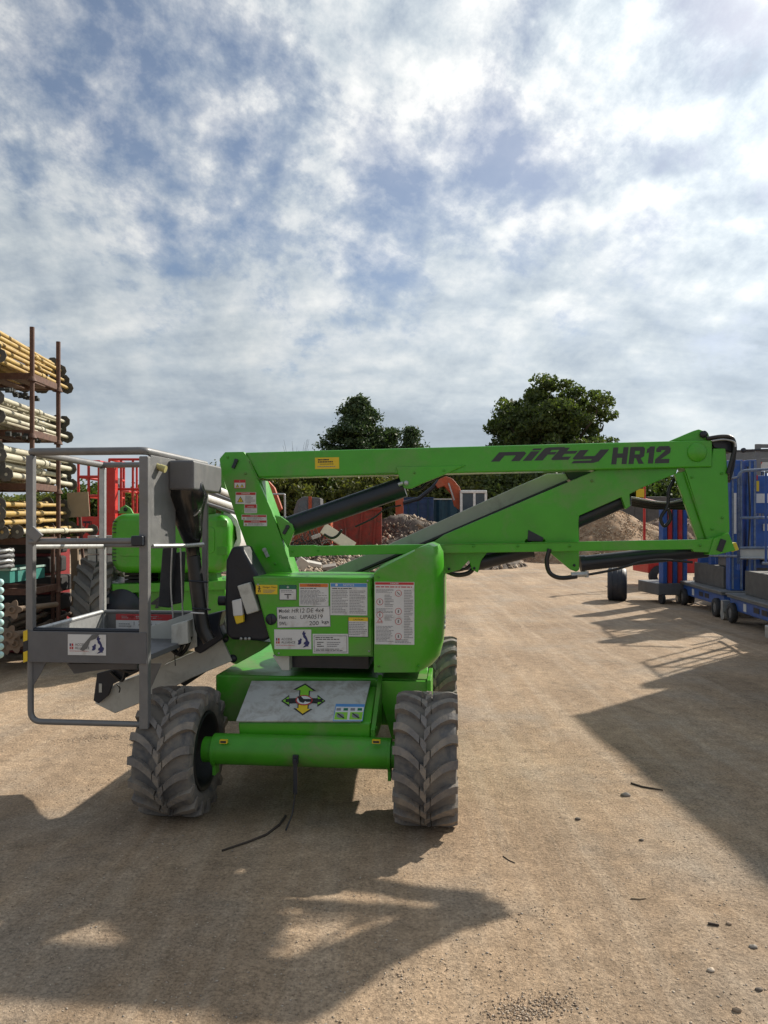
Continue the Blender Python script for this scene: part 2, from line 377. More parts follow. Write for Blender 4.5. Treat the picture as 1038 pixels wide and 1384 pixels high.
def stick(pts, r, label, m, name='stick', cat='stick'):
    q = []
    for px, py in pts:
        Y = 1620 / (py - HY); a = P(px, py, Y); q.append((a.x, a.y, gh(a.x, a.y) + r * .8))
    mb = MB(); mb.tube(q, r, 6, r2=r * .6); return tag(mb.build(name, m), label, cat)
TWIG = mat('dark_twig', (.06, .045, .035), .9); TWIGP = mat('pale_twig', (.36, .27, .18), .9)
stick([(853, 1060), (868, 1065), (884, 1068), (896, 1070)], .006, 'thin dark stick lying across the right hand shadow edge', TWIG)
stick([(853, 1215), (864, 1216), (873, 1215)], .004, 'pale straw coloured splinter on the sunlit earth', TWIGP)
stick([(957, 1250), (965, 1251), (972, 1252)], .006, 'short flat brown twig beside the right hand shadow edge', TWIG)
stick([(680, 1156), (688, 1162), (696, 1166)], .003, 'little curved dark twig on sunlit earth beyond the boom shadow', TWIG)

# ------------------------------------------------------------------ the boom lift
MF = Frame(-.34, 5.09, -5.5); L = MF.L
lift = thing('boom_lift', 'bright green folded boom lift in the middle of the yard with lettered top boom', 'boom lift', (MF.o.x, MF.o.y, 0), -5.5)
def poly(pts, v): return [(L(a, b, v).x, L(a, b, v).z) for a, b in pts]
def plate(name, pts, v, depth, m=GREEN, bevel=.006, parent=lift, **kw):
    mb = MB(); mb.prism(poly(pts, v), v, v + depth); return mb.build(name, m, parent, bevel=bevel, **kw)

# --- wheels
WR = .352; WW = .315
def make_tyre(R0=WR, W0=WW, N=17, lug=.034, split=True):
    mb = MB(); h = W0 / 2; ri = R0 * .60; rc = R0 - lug
    prof = [(-h * .80, ri), (-h * .98, ri + .02), (-h * 1.02, ri + (rc - ri) * .55), (-h * .985, rc - .010), (-h * .92, rc), (0, rc + .004), (h * .92, rc), (h * .985, rc - .010), (h * 1.02, ri + (rc - ri) * .55), (h * .98, ri + .02), (h * .80, ri)]
    mb.lathe(prof, 'x', 60)
    for side in (-1, 1):
        for k in range(N):
            a0 = (k + (.5 if side > 0 else 0)) / N * math.tau
            segs = [(0.0, .19), (.225, 1.0)] if split else [(.02, 1.0)]
            for (s0, s1) in segs:
                ns = 2 if s1 < .3 else 8
                rows = []
                for i in range(ns + 1):
                    s = s0 + (s1 - s0) * i / ns
                    x = (side * h * (s * 1.0) - side * h * .035)
                    if s > .2 and abs(x) > h * .90: x = math.copysign(min(abs(x), h * 1.0), x)
                    if not split: a = a0 + .32 * s
                    else: a = a0 + .34 * (1 - (1 - s) ** 1.8)
                    wdt = (.056 if s < .18 else .038 + .006 * s) * (R0 / .365)
                    top = R0 - (0 if s < .85 else (s - .85) * .05)
                    bot = rc - .02 - (0 if s < .9 else .05)
                    d1 = (wdt * .5) / R0; 
                    rows.append([(x, a - d1 * 1.25, bot), (x, a - d1, top), (x, a + d1, top), (x, a + d1 * 1.25, bot)])
                vs = []
                for rw in rows:
                    for (x, a, rr) in rw: vs.append((x, -rr * math.sin(a), -rr * math.cos(a)) if True else 0)
                nfs = [(i * 4 + j, i * 4 + j + 1, (i + 1) * 4 + j + 1, (i + 1) * 4 + j) for i in range(ns) for j in range(3)]
                nfs += [(0, 1, 2, 3), (ns * 4 + 3, ns * 4 + 2, ns * 4 + 1, ns * 4)]
                mb.add(vs, nfs, 1)
                # outer shoulder block running down the side wall
                if s1 == 1.0:
                    (x, a, _) = rows[-1][1]; d1 = wdt * .5 / R0; am = a + d1
                    xo = side * h * 1.05; xi = side * h * .93
                    q = []
                    for (xx_, rr) in ((xi, R0 - .008), (xo, R0 - .012), (xo * 1.01, R0 - .080), (xi, R0 - .085)):
                        for aa in (am - d1, am + d1): q.append((xx_, -rr * math.sin(aa), -rr * math.cos(aa)))
                    mb.add(q, [(0, 1, 3, 2), (2, 3, 5, 4), (4, 5, 7, 6), (6, 7, 1, 0), (0, 2, 4, 6), (1, 7, 5, 3)], 1)
    return mb
TY = make_tyre()
tyre_me = TY.mesh('tyre', [RUBBER, LUG])
rim_mb = MB(); ri = WR * .615
rim_mb.lathe([(.15, ri), (.155, ri - .015), (.13, ri - .03), (.05, ri - .045), (.03, .09), (.05, .07), (.05, 0.0)], 'x', 40)
rim_mb.lathe([(-.15, ri), (-.155, ri - .012), (-.13, ri - .025), (.02, ri - .05), (.02, 0)], 'x', 40)
rim_me = rim_mb.mesh('rim', RIM)
hub_mb = MB(); hub_mb.lathe([(-.03, 0), (-.03, .095), (-.015, .10), (0.0, .10), (.0, .0)], 'x', 24)
for k in range(8):
    a = k * math.tau / 8; hub_mb.tube([(-.045, .075 * math.cos(a), .075 * math.sin(a)), (0.0, .075 * math.cos(a), .075 * math.sin(a))], .010, 6)
hub_me = hub_mb.mesh('hub', GREEN_D)
UL = L(222, 1100, -1.40).x - .07; UR = L(577, 1100, -1.40).x - .014
def put(me, name, parent, loc, deg=0, rx=0):
    o = bpy.data.objects.new(name, me); COL.objects.link(o); o.parent = parent; o.location = loc; o.rotation_euler = (rx, 0, R(deg)); return o
for (u, v, flip) in ((UL, -.98, 180), (UR, -.98, 0), (UL, 1.05, 180), (UR, 1.05, 0)):
    wq = thing('wheel', '', '', (u, v, WR - .008)); wq.parent = lift
    del wq['label']; del wq['category']
    put(tyre_me, 'tyre', wq, (0, 0, 0), 0, random.uniform(0, .3))
    put(rim_me, 'rim', wq, (0, 0, 0), flip); put(hub_me, 'hub', wq, (-.0 if flip else 0, 0, 0), flip)
UC = (UL + UR) / 2

# --- chassis
mb = MB()
a = L(291, 916, -.62); b = L(296, 981, -.62); tl = L(350, 916, -.62)
ux0 = a.x; zt = .695; zb = .41
mb.plan([(ux0, -.62), (ux0 + .03, .62), (-ux0 + UC * 2, .62), (L(581, 916, -.62).x, -.62), (L(508, 916, -.62).x, -.62), (L(350, 916, -.62).x, -.62)], zb, zt)
mb.build('chassis', GREEN_D, lift, bevel=.012)
mb = MB(); mb.prism([(L(508, 914, -.64).x, .688), (L(579, 914, -.64).x, .688), (L(579, 930, -.64).x, .62), (L(548, 985, -.64).x, .34), (L(530, 985, -.64).x, .34)], -.66, -.625)
mb.build('side_gusset', GREEN, lift, bevel=.004)
mb = MB(); q0 = L(577.5, 914, -.66); mb.span((q0.x - .002, -.68, .40), (q0.x + .022, -.30, .70)); mb.build('side_plate', GREEN, lift, bevel=.003)
# cover plate over the front of the chassis (sloping sheet)
tA, tB = L(340, 920, -.66), L(501, 920, -.66); bA, bB = L(319, 974, -1.02), L(488, 974, -1.02)
def slab(quad, th, m, name, parent, bevel=.002):
    quad = [Vector(q) for q in quad]; nrm = (quad[1] - quad[0]).cross(quad[3] - quad[0]).normalized()
    if nrm.z < 0: nrm = -nrm
    vs = quad + [q - nrm * th for q in quad]
    mb = MB(); mb.add(vs, [(0, 1, 2, 3), (7, 6, 5, 4), (0, 4, 5, 1), (1, 5, 6, 2), (2, 6, 7, 3), (3, 7, 4, 0)])
    return mb.build(name, m, parent, bevel=bevel), nrm
PLATE = mat('scuffed_grey_sheet', (.50, .505, .49), .5, metal=.2, var=.10, scale=5, dirt=(.22, .18, .14), dirt_amt=.5, bump=.06, dscale=9)
cover, cn = slab([bA, bB, tB, tA], .012, PLATE, 'cover_plate', lift)
# housing below the plate
mb = MB()
mb.prism([(L(340, 1, -.7).x, .66), (L(500, 1, -.7).x, .66), (L(500, 1, -.7).x, .42), (L(340, 1, -.7).x, .42)], -.70, -.62)
hx0, hx1 = bA.x + .004, bB.x + .05
vs = [(hx0, -1.0, bA.z - .016), (hx1, -1.0, bB.z - .016), (hx1, -.66, tA.z - .016), (hx0 + .05, -.66, tA.z - .016),
      (hx0 + .012, -1.0, .40), (hx1, -1.0, .40), (hx1, -.66, .36), (hx0 + .05, -.66, .36)]
mb.add(vs, [(0, 1, 2, 3), (4, 7, 6, 5), (0, 4, 5, 1), (1, 5, 6, 2), (2, 6, 7, 3), (3, 7, 4, 0)])
mb.build('front_housing', GREEN, lift, bevel=.010)
mb = MB(); q = L(500, 940, -.9); mb.prism([(0, .44), (0, .44)], 0, 0) if False else None
mb.add([(hx1 + .004, -1.03, .43), (hx1 + .03, -1.03, .43), (hx1 + .03, -.62, .43), (hx1 + .004, -.62, .43), (hx1 + .004, -1.03, .50), (hx1 + .03, -1.03, .50), (hx1 + .03, -.64, .72), (hx1 + .004, -.64, .72)],
       [(0, 3, 2, 1), (4, 5, 6, 7), (0, 1, 5, 4), (1, 2, 6, 5), (2, 3, 7, 6), (3, 0, 4, 7)])
mb.build('side_rib', GREEN_D, lift, bevel=.004)
# axle
ax0, ax1 = L(288, 1019, -1.05).x, L(530, 1019, -1.05).x
mb = MB(); mb.tube([(UL + .16, -1.05, .372), (ax0 + .02, -1.05, .372)], .068, 28); mb.tube([(ax0 + .02, -1.05, .378), (ax1 - .02, -1.05, .378)], .083, 32)
mb.tube([(ax1 - .02, -1.05, .372), (UR - .12, -1.05, .372)], .070, 28)
mb.build('front_axle', GREEN_D, lift)
for uu in (ax0 + .015, ax1 - .012):
    mb = MB(); mb.lathe([(-.009, 0), (-.009, .088), (.009, .088), (.009, 0)], 'x', 28, (uu, -1.05, .372), smooth=False)
    mb.box((uu, -1.05, .29), (.018, .07, .10)); mb.build('axle_flange', GREEN_D, lift, bevel=.003)
mb = MB(); mb.tube([(UL + .16, 1.05, .372), (UR - .16, 1.05, .372)], .083, 24); mb.build('rear_axle', GREEN_D, lift)
mb = MB(); mb.span((UC - .4, .6, .38), (UC + .4, 1.0, .62)); mb.build('rear_housing', GREEN_D, lift, bevel=.02)
for pxx in (296, 498):
    pass
for (pa, pb) in ((297, 307), (503, 514)):
    a = L(pa, 1000, -1.135); b = L(pb, 1005, -1.135); mb = MB(); mb.span((a.x, -1.139, b.z), (b.x, -1.120, a.z)); mb.span((a.x + .005, -1.1405, b.z + .004), (b.x - .005, -1.1385, a.z - .004), 1)
    mb.build('axle_label', [YEL, INK], lift)
# tow bracket and dangling drag strip
t0 = L(399, 1027, -1.15); mb = MB(); mb.box((t0.x, -1.14, t0.z), (.030, .02, .045)); mb.box((t0.x, -1.145, t0.z - .10), (.022, .012, .17)); mb.lathe([(-.165, .0), (-.165, .009), (-.15, .009)], 'y', 12, (t0.x, -1.0, t0.z))
tb = mb.build('tow_bracket', BLACK, lift, bevel=.002)
mb = MB(); mb.tube([(t0.x, -1.15, t0.z - .175), (t0.x - .005, -1.16, t0.z - .23), (t0.x - .01, -1.18, .08), (t0.x - .03, -1.24, .02)], .005, 6)
mb.build('drag_strap', HOSE, lift)
stick([(386, 1104), (378, 1116), (360, 1130), (335, 1140), (300, 1152)], .008, 'frayed dark strap lying on the ground in front of the axle', TWIG, 'strap', 'strap')

# --- turret: ring, cabinet, counterweight
mb = MB(); mb.lathe([(.695, 0), (.695, .34), (.73, .34), (.73, .30), (.86, .30), (.86, 0)], 'z', 48); 
mb.build('slewing_ring', GREEN_D, lift)
mb = MB(); mb.span((L(385, 890, -.6).x, -.60, .745), (L(498, 890, -.6).x, .35, .835)); mb.build('turret_base', BLACK, lift)
mb = MB(); mb.prism(poly([(368, 886), (391, 886), (391, 906), (381, 906)], -.68), -.68, -.6); mb.build('pale_lug', PALE, lift, bevel=.003)
CV = -.72
cab = poly([(341, 783), (503, 778), (505, 888), (370, 890)], CV)
zt = L(420, 780, CV).z
cab = [(cab[0][0], zt), (cab[1][0], zt), (cab[2][0], cab[2][1]), (cab[3][0], cab[2][1])]
mb = MB(); mb.prism(cab, CV, -.22); mb.build('cabinet', GREEN, lift, bevel=.008)
mb = MB(); mb.prism(poly([(344, 786), (501, 780.5), (502.5, 886), (373, 887)], CV - .006), CV - .006, CV + .002); door = mb.build('cabinet_door', GREEN, lift, bevel=.003)
for py in (800, 842): 
    q = L(501, py, CV - .01); mb = MB(); mb.tube([(q.x, CV - .012, q.z - .02), (q.x, CV - .012, q.z + .02)], .006, 8); mb.build('hinge', GREEN_D, door)
q = L(366.5, 837, CV - .006); mb = MB(); mb.lathe([(-.012, 0), (-.012, .028), (-.004, .034), (.004, .034)], 'y', 24, (q.x, CV - .006, q.z)); mb.box((q.x, CV - .022, q.z), (.010, .014, .045)); mb.build('lock_knob', BLACK, door)
KV = -.76
cw = poly([(505.5, 909), (505.5, 772.5), (512, 766), (572, 738), (583, 735), (592, 738), (598, 748), (600, 770), (600.5, 840), (599, 872), (594, 892), (584, 904), (570, 910)], KV)
ar_ = sum(cw[i][0] * cw[(i + 1) % len(cw)][1] - cw[(i + 1) % len(cw)][0] * cw[i][1] for i in range(len(cw)))
if ar_ < 0: cw = cw[::-1]
xl, xr = min(p[0] for p in cw), max(p[0] for p in cw); zc_ = (min(p[1] for p in cw) + max(p[1] for p in cw)) / 2; lay = []; RD = .17
for k in range(9):
    a = k / 8 * math.pi / 2; ins = RD * (1 - math.sin(a)); lay.append((KV + RD * (1 - math.cos(a)), ins))
lay += [(.22, 0), (.30, .03)]
vs = []; nn_ = len(cw)
for (v_, ins) in lay:
    for (x, z) in cw:
        wgt = max(0, min(1, (x - xr + RD) / RD)); xn = x if x < xr - RD else xr - RD + (x - xr + RD) * (1 - ins / RD)
        wz = max(0, min(1, (z - zc_ - .10) / .22)); wb = max(0, min(1, (zc_ - .10 - z) / .2)) * wgt
        vs.append((xn, v_, z - ins * .18 * wz + ins * .12 * wb))
mb = MB(); mb.add(vs, [(i * nn_ + j, (i + 1) * nn_ + j, (i + 1) * nn_ + (j + 1) % nn_, i * nn_ + (j + 1) % nn_) for i in range(len(lay) - 1) for j in range(nn_)], 0, True)
mb.add(vs[:nn_], [list(range(nn_))]); mb.add(vs[-nn_:], [list(range(nn_))[::-1]]); cwt = mb.build('counterweight', GREEN, lift)
cwt.data.set_sharp_from_angle(angle=R(38))
mb = MB(); q = L(598, 842, -.6)
for dz in (-.03, 0, .03): mb.box((q.x + .012, -.55, q.z + dz), (.012, .10, .012))
mb.build('side_vent', ALU, lift, bevel=.002)
# --- column with flap
mb = MB(); CO = [(296.5, 620), (304, 611), (329, 610.5), (338, 622), (349, 650), (367, 690), (380, 727), (396, 776), (349, 781), (322, 708), (298.5, 637)]
mb.prism(poly(CO, -.30), -.30, -.26); mb.prism(poly(CO, -.06), -.06, -.02); mb.build('column', GREEN, lift, bevel=.004)
mb = MB(); c1 = poly([(345, 650), (352, 648), (367, 690), (396, 776), (372, 777), (335, 700), (318, 650)], -.262); mb.prism(c1, -.258, -.062); mb.build('column_web', GREEN, lift, bevel=.003)
plate('pivot_flap', [(371, 697), (379, 698), (395, 709), (397.5, 717), (389, 741), (381, 727)], -.305, .03)
for (px, py, ang) in ((318, 627, 25), (360, 747, -25), (387, 716, 30)):
    q = L(px, py, -.30); mb = MB(); rt = Matrix.Rotation(R(ang), 3, 'Y')
    mb.box(q + Vector((0, -.008, 0)), (.022, .016, .062), rt); mb.lathe([(-.022, 0), (-.022, .013), (0, .013)], 'y', 12, q + rt @ Vector((0, 0, .022)))
    mb.build('pivot_pin', ALU if py == 747 else BLACK, lift, bevel=.002)
# --- top boom
BV = -.285
tb_ = poly([(331, 611.5), (963, 594.5), (963, 631.5), (349, 645.5)], BV)
mb = MB(); mb.prism(tb_, BV, BV + .17); boom = mb.build('top_boom', GREEN, lift, bevel=.010)
mb = MB(); q = L(942, 611.5, BV); mb.lathe([(-.012, 0), (-.012, .052), (-.006, .058), (.002, .058)], 'y', 32, (q.x, BV, q.z)); mb.build('pin_boss', GREEN, boom)
plate('boom_lug', [(535, 631), (630, 629), (592, 645), (572, 653), (556, 660.5), (546, 660), (541, 650)], BV - .012, .03)
q = L(549, 653, BV - .012); mb = MB()
mb.lathe([(-.02, 0), (-.02, .016), (0, .018)], 'y', 6, q); mb.tube([q + Vector((-.05, -.01, -.01)), q + Vector((-.02, -.01, 0))], .012, 8); mb.build('lug_bolt', ALU, lift)
plate('boom_cap', [(905, 596), (938, 582), (945, 580), (957, 584), (960, 592), (962, 597)], BV + .03, .12)
mb = MB(); q = L(951, 587, BV + .02); mb.lathe([(-.01, 0), (-.01, .022), (.01, .022)], 'y', 16, q); mb.build('cap_pin', BLACK, lift)
# --- big lower boom plate
PV = -.245
plate('lower_boom', [(586, 741), (588, 731), (600, 723), (808, 634.5), (916, 632.5), (914, 640), (866, 660), (851, 668), (852, 684), (846, 688.5), (840, 672), (783, 697), (782, 706), (783, 770), (779, 773), (771, 770), (741, 745), (736, 729), (711, 729), (703, 745), (659, 746), (650, 758), (646, 774), (638, 770), (634, 757), (622, 770), (600, 776), (588, 768)], PV, .045, bevel=.004)
plate('lower_boom_rear', [(600, 735), (620, 716), (808, 641), (905, 638), (866, 656), (783, 690), (783, 735), (650, 752)], PV + .15, .03, GREEN_D)
plate('plate_gusset', [(714, 716), (735, 727), (733, 732), (713, 731)], PV - .006, .005, BLACK)
# --- link bar
LV = -.325
plate('link_bar', [(389, 737.5), (424, 736.8), (428, 738), (600, 735.5), (953, 729), (964, 727), (969, 747.5), (938, 746), (936, 742.5), (600, 747.8), (428, 751), (424, 752), (391, 753)], LV, .05, bevel=.004)
# --- head
plate('boom_head', [(925, 632), (960, 628), (964, 606), (981, 606), (983.5, 636), (986.5, 716), (984, 728), (955, 730)], -.270, .15, bevel=.006)
mb = MB(); hp = poly([(912, 640), (926, 637), (956.5, 728), (943, 729)], -.262); mb.prism(hp, -.256, -.225); mb.build('head_strut', GREEN, lift, bevel=.003)
plate('end_bracket', [(965, 728), (985, 720), (994, 744), (969, 750), (958, 750)], LV - .012, .12, bevel=.003)
plate('yellow_tag', [(988, 735), (995, 733), (999, 743), (990, 746)], LV - .006, .05, mat('yellow_tag_paint', (.55, .45, .04), .5), bevel=.002)
q = L(975, 737, LV - .016); mb = MB(); mb.box(q, (.035, .010, .075), Matrix.Rotation(R(20), 3, 'Y')); mb.build('bracket_pin', BLACK, lift, bevel=.002)
# --- grey telescopic beam
GV = -.02
plate('telescopic_beam', [(436, 774), (500, 747), (600, 702), (700, 657), (740, 640), (765, 640), (769, 648), (700, 681), (600, 725), (500, 772), (470, 790)], GV, .14, mat('beam_grey', (.36, .355, .33), .45, var=.08, dirt=(.18, .16, .14), dirt_amt=.3, dscale=5), bevel=.006)
plate('beam_end', [(762, 637), (770, 636), (800, 637), (792, 648), (771, 650)], GV - .01, .12, BLACK)
mb = MB(); mb.tube([L(480, 775, -.06), L(690, 684, -.06), L(766, 651, -.06)], .012, 8); mb.build('beam_hose', HOSE, lift)
# --- hydraulic cylinders
def ram(a, b, v, r, rod=None, m=BLACK, name='hydraulic_cylinder'):
    p, q = L(*a, v), L(*b, v); mb = MB(); d = (q - p)
    mb.tube([p, p + d * (1 if rod is None else rod)], r, 22); mb.tube([p, p + d * .04], r * 1.12, 22)
    if rod: mb.tube([p + d * (rod - .03), p + d * rod], r * 1.12, 22)
    o = mb.build(name, m, lift)
    if rod:
        mr = MB(); mr.tube([p + d * rod, q], r * .55, 14); mr.build('piston_rod', mat('chrome_rod', (.55, .55, .56), .15, metal=1), o)
    return o
ram((385, 714), (546, 658), -.20, .068)
ram((784, 762), (955, 743), -.20, .048)
ram((775, 705), (846, 674), -.15, .052, .9)
ram((640, 762), (740, 737), -.17, .050, .8)
mb = MB(); mb.tube([L(370, 705, -.2), L(390, 712, -.2)], .05, 14); mb.build('cylinder_eye', GREEN_D, lift)
# hoses
def hose(pts, v, r=.012, m=HOSE, dv=None, name='hose'):
    pp_ = [L(a, b, v + (dv[i] if dv else 0)) for i, (a, b) in enumerate(pts)]
    # smooth catmull path
    out_ = []
    for i in range(len(pp_) - 1):
        p0, p1, p2, p3 = pp_[max(i - 1, 0)], pp_[i], pp_[i + 1], pp_[min(i + 2, len(pp_) - 1)]
        for k in range(5):
            t = k / 5; out_.append(.5 * ((2 * p1) + (p2 - p0) * t + (2 * p0 - 5 * p1 + 4 * p2 - p3) * t * t + (3 * p1 - p0 - 3 * p2 + p3) * t ** 3))
    out_.append(pp_[-1]); mb = MB(); mb.tube(out_, r, 10); return mb.build(name, m, lift)
hose([(743, 742), (739, 758), (743, 774), (757, 781), (780, 779)], -.335, .014)
mb = MB(); a, b = L(772, 777, -.33), L(793, 776, -.33); mb.tube([a, b], .018, 6); mb.tube([b + Vector((0, 0, .02)), b - Vector((0, 0, .02))], .012, 6); mb.build('hose_fitting', ALU, lift)
hose([(793, 777), (830, 770), (870, 759), (900, 757), (936, 760)], -.31, .008)
hose([(480, 712), (505, 700), (521, 688), (542, 683)], -.20, .006)
hose([(540, 655), (565, 662), (578, 652), (592, 646)], -.18, .010)
for k in range(4):
    hose([(853, 672 + k * 3.2), (880, 677 + k * 3), (905, 679 + k * 2.5), (932, 672 + k * 5)], -.13 + k * .03, .012 if k else .006, HOSE if k else ALU)
hose([(917, 640), (905, 660), (902, 684), (893, 700), (898, 711), (906, 702), (904, 690), (898, 687)], -.18, .011)
hose([(603, 772), (618, 777), (634, 774), (642, 764)], -.16, .016)
hose([(602, 768), (615, 771), (630, 768), (640, 758)], -.19, .010)
for k in range(7):
    hose([(955, 593 + k * 2), (975, 590 + k * 1.5), (989, 592 + k * 2), (993, 605), (990, 618 + k * 2), (984, 640 + k * 2)], -.28 + k * .035, .013)
hose([(962, 596), (978, 594), (992, 597), (994, 604)], -.29, .006, ALU)
mb = MB(); mb.prism(poly([(958, 592), (976, 587), (992, 593), (996, 603), (990, 612), (965, 606)], -.24), -.24, -.12); mb.build('hose_clamp', BLACK, lift, bevel=.01)
hose([(438, 722), (448, 727), (456, 724), (462, 716)], -.15, .009)

# --- electrical box and sockets on the left of the cabinet
NAVY = mat('navy_rubber', (.006, .008, .016), .45, var=.2, bump=.3, bscale=12)
mb = MB(); mb.prism(poly([(305, 757), (313, 739), (327, 738), (332, 748), (350, 780), (348, 790), (367, 862), (356, 867), (312, 865), (305, 858), (303, 812)], -.66), -.66, -.44); mb.build('control_housing', NAVY, lift, bevel=.02, seg=3)
plate('charger_case', [(320, 792), (337, 787), (350, 826), (333, 831)], -.72, .06, PALE, .008)
plate('power_socket', [(313, 812), (326, 809), (328, 832), (315, 833)], -.72, .04, WHITE, .006)
plate('yellow_plug', [(315.5, 832), (328.5, 830), (329, 841), (319, 844)], -.715, .035, YEL, .006)
for px in (326, 332, 337):
    q = L(px, 863, -.67); mb = MB(); mb.lathe([(-.008, 0), (-.008, .009), (0, .009)], 'y', 10, q); mb.build('screw', ALU, lift)
mb = MB(); a, b = L(296, 812, -.6), L(306, 812, -.6); mb.tube([a, b], .03, 12); mb.build('cable_gland', BLACK, lift)
# --- lower pivot bracket and grey fly arm to the basket
plate('pivot_bracket', [(300, 862), (312, 852), (350, 866), (366, 868), (352, 880), (319, 898), (314, 897)], -.50, .20, GREEN_D, .006)
for (px, py) in ((304, 863), (315, 890)):
    q = L(px, py, -.5); mb = MB(); mb.lathe([(-.012, 0), (-.012, .024), (0, .026)], 'y', 14, q); mb.build('pivot_bolt', BLACK, lift)
AV = -.52
plate('fly_arm', [(155, 964.5), (128, 951), (131, 943), (156, 924), (217, 901), (300, 864), (314, 893.5), (260, 916), (200, 946)], AV, .16, PALE, .006)
mb = MB(); mb.prism(poly([(131, 910), (197, 893), (197, 903), (152, 925), (146, 940), (133, 951), (126, 947)], AV - .03), AV - .03, AV - .012); mb.build('arm_bracket', BLACK, lift, bevel=.003)
mb = MB(); a, b = L(133.5, 924, AV - .034), L(137.5, 936, AV - .034); mb.span((a.x, AV - .033, b.z), (b.x, AV - .031, a.z)); mb.build('slot', PALE, lift)
mb = MB(); mb.tube([L(245, 918, AV + .05), L(272, 900, AV + .05)], .05, 12); mb.build('lower_roller', RUBBER_D, lift)
hose([(150, 908), (165, 920), (172, 900), (190, 896)], AV - .05, .010); hose([(160, 903), (180, 908), (195, 899)], AV - .06, .012)
hose([(158, 925), (162, 930), (161, 936)], AV - .03, .004)
plate('arm_side_plate', [(202, 847), (264, 826), (266, 874), (240, 886), (216, 903), (202, 905)], -.64, .012, PALE, .002)
plate('junction_box', [(231, 845), (253, 839), (254, 870), (231, 874)], -.80, .10, PALE, .006)
hose([(226, 872), (236, 878), (243, 885), (252, 876), (258, 860)], -.74, .012); hose([(230, 876), (240, 884), (247, 872)], -.77, .010)
hose([(236, 884), (237, 900)], -.78, .003)
plate('arm_knuckle', [(262, 850), (276, 832), (300, 826), (296, 846), (302, 862), (288, 872), (270, 884), (262, 880)], -.60, .10, BLACK, .008)
plate('knuckle_plate', [(282, 842), (302, 830), (306, 850), (300, 862), (292, 868)], -.50, .05, PALE, .004)
# hanging bag and the hose bundle
def loft(rings_, m, name, nn=18, seed=2, amp=.012):
    mb = MB(); vs = []
    for i, (px, py, v, rx, ry) in enumerate(rings_):
        c = L(px, py, v)
        for j in range(nn):
            a = j * math.tau / nn; k = 1 + amp / .05 * noise.noise(Vector((math.cos(a) * 2, math.sin(a) * 2, i * .5 + seed)))
            vs.append((c.x + rx * k * math.cos(a), c.y + ry * k * math.sin(a), c.z + .006 * math.sin(a * 3 + i)))
    kk = len(rings_)
    mb.add(vs, [(i * nn + j, (i + 1) * nn + j, (i + 1) * nn + (j + 1) % nn, i * nn + (j + 1) % nn) for i in range(kk - 1) for j in range(nn)], 0, True)
    mb.add(vs[:nn], [list(range(nn))[::-1]]); mb.add(vs[-nn:], [list(range(nn))])
    return mb.build(name, m, lift)
loft([(246, 652, -.92, .100, .07), (246, 672, -.92, .108, .07), (249, 690, -.86, .100, .075), (253, 706, -.85, .085, .06), (257, 722, -.83, .066, .05), (260, 738, -.76, .045, .045), (262, 752, -.75, .038, .038), (263, 758, -.75, .035, .035)], BAG, 'control_bag', 26, 2, .018)
hose([(224, 672), (232, 692), (243, 698), (262, 697), (270, 690)], -.90, .005, ALU, [.0, -.0, .0, .0, .0], 'bag_wire')
for k, (dx, dvv) in enumerate(((0, 0), (-7, .07))):
    hose([(261 + dx * .6, 752), (265 + dx, 780), (270 + dx, 820), (275 + dx * 1.1, 850), (283 + dx, 866)], -.76 + dvv, .042 if k == 0 else .016, HOSE)
for py in (785, 822):
    q0, q1 = L(256 + (py - 785) * .1, py, -.80), L(281 + (py - 785) * .1, py + 2, -.80); mb = MB(); mb.tube([q0, q1], .006, 6); mb.build('cable_tie', BLACK, lift)
hose([(258, 828), (276, 829)], -.80, .005, WHITE, None, 'white_band')
# two padded panels
PAD = mat('charcoal_pad', (.028, .029, .034), .75, var=.3, bump=.2)
plate('pad', [(219, 741), (236, 738), (230, 822), (213, 820)], -.62, .05, PAD, .01)
plate('pad', [(233, 748), (248, 745), (245, 815), (231, 818)], -.58, .05, PAD, .01)
for pts in ([(233, 736), (231, 790), (234, 835)], [(244, 740), (246, 800), (247, 832)]): hose(pts, -.66, .005, ALU, None, 'stay_rod')

# --- basket
FV = -1.25; RV = -.36                 # front and rear planes of the basket
f0 = L(42, 735, FV).x; f1 = L(196, 735, FV).x
zt = L(120, 610, FV).z; ztoe = L(120, 853, FV).z; zbot = L(120, 894, FV).z
g0 = L(139, 735, RV).x
bk = MB(); bk.plan([(f0, FV), (f1, FV), (f1 + .02, RV + .0), (g0, RV)], zbot, zbot + .03); basket = bk.build('basket', GREYD, lift, bevel=.004)
def bar(pts, r, m=GREY, name='rail', n=12, parent=basket):
    mb = MB(); mb.tube(pts, r, n); return mb.build(name, m, parent)
def sq(p, q, wx, wy, m=GREY, name='post'):
    p, q = Vector(p), Vector(q); mb = MB(); vs = []
    for e in (p, q):
        for (sx, sy) in ((-1, -1), (1, -1), (1, 1), (-1, 1)): vs.append(e + Vector((sx * wx / 2, sy * wy / 2, 0)))
    mb.add(vs, [(3, 2, 1, 0), (4, 5, 6, 7), (0, 1, 5, 4), (1, 2, 6, 5), (2, 3, 7, 6), (3, 0, 4, 7)]); return mb.build(name, m, basket, bevel=.006)
def rnd(pts, rad=.05, k=5):
    """round the inner corners of a path"""
    pts = [Vector(p) for p in pts]; o = [pts[0]]
    for i in range(1, len(pts) - 1):
        a = (pts[i - 1] - pts[i]).normalized() * rad + pts[i]; b = (pts[i + 1] - pts[i]).normalized() * rad + pts[i]
        for j in range(k + 1):
            t = j / k; o.append(a * (1 - t) ** 2 + pts[i] * 2 * t * (1 - t) + b * t * t)
    return o + [pts[-1]]
sq((f0, FV, zbot), (f0, FV, zt - .02), .040, .040); sq((f1, FV, zbot - .35), (f1, FV, zt - .03), .050, .045)
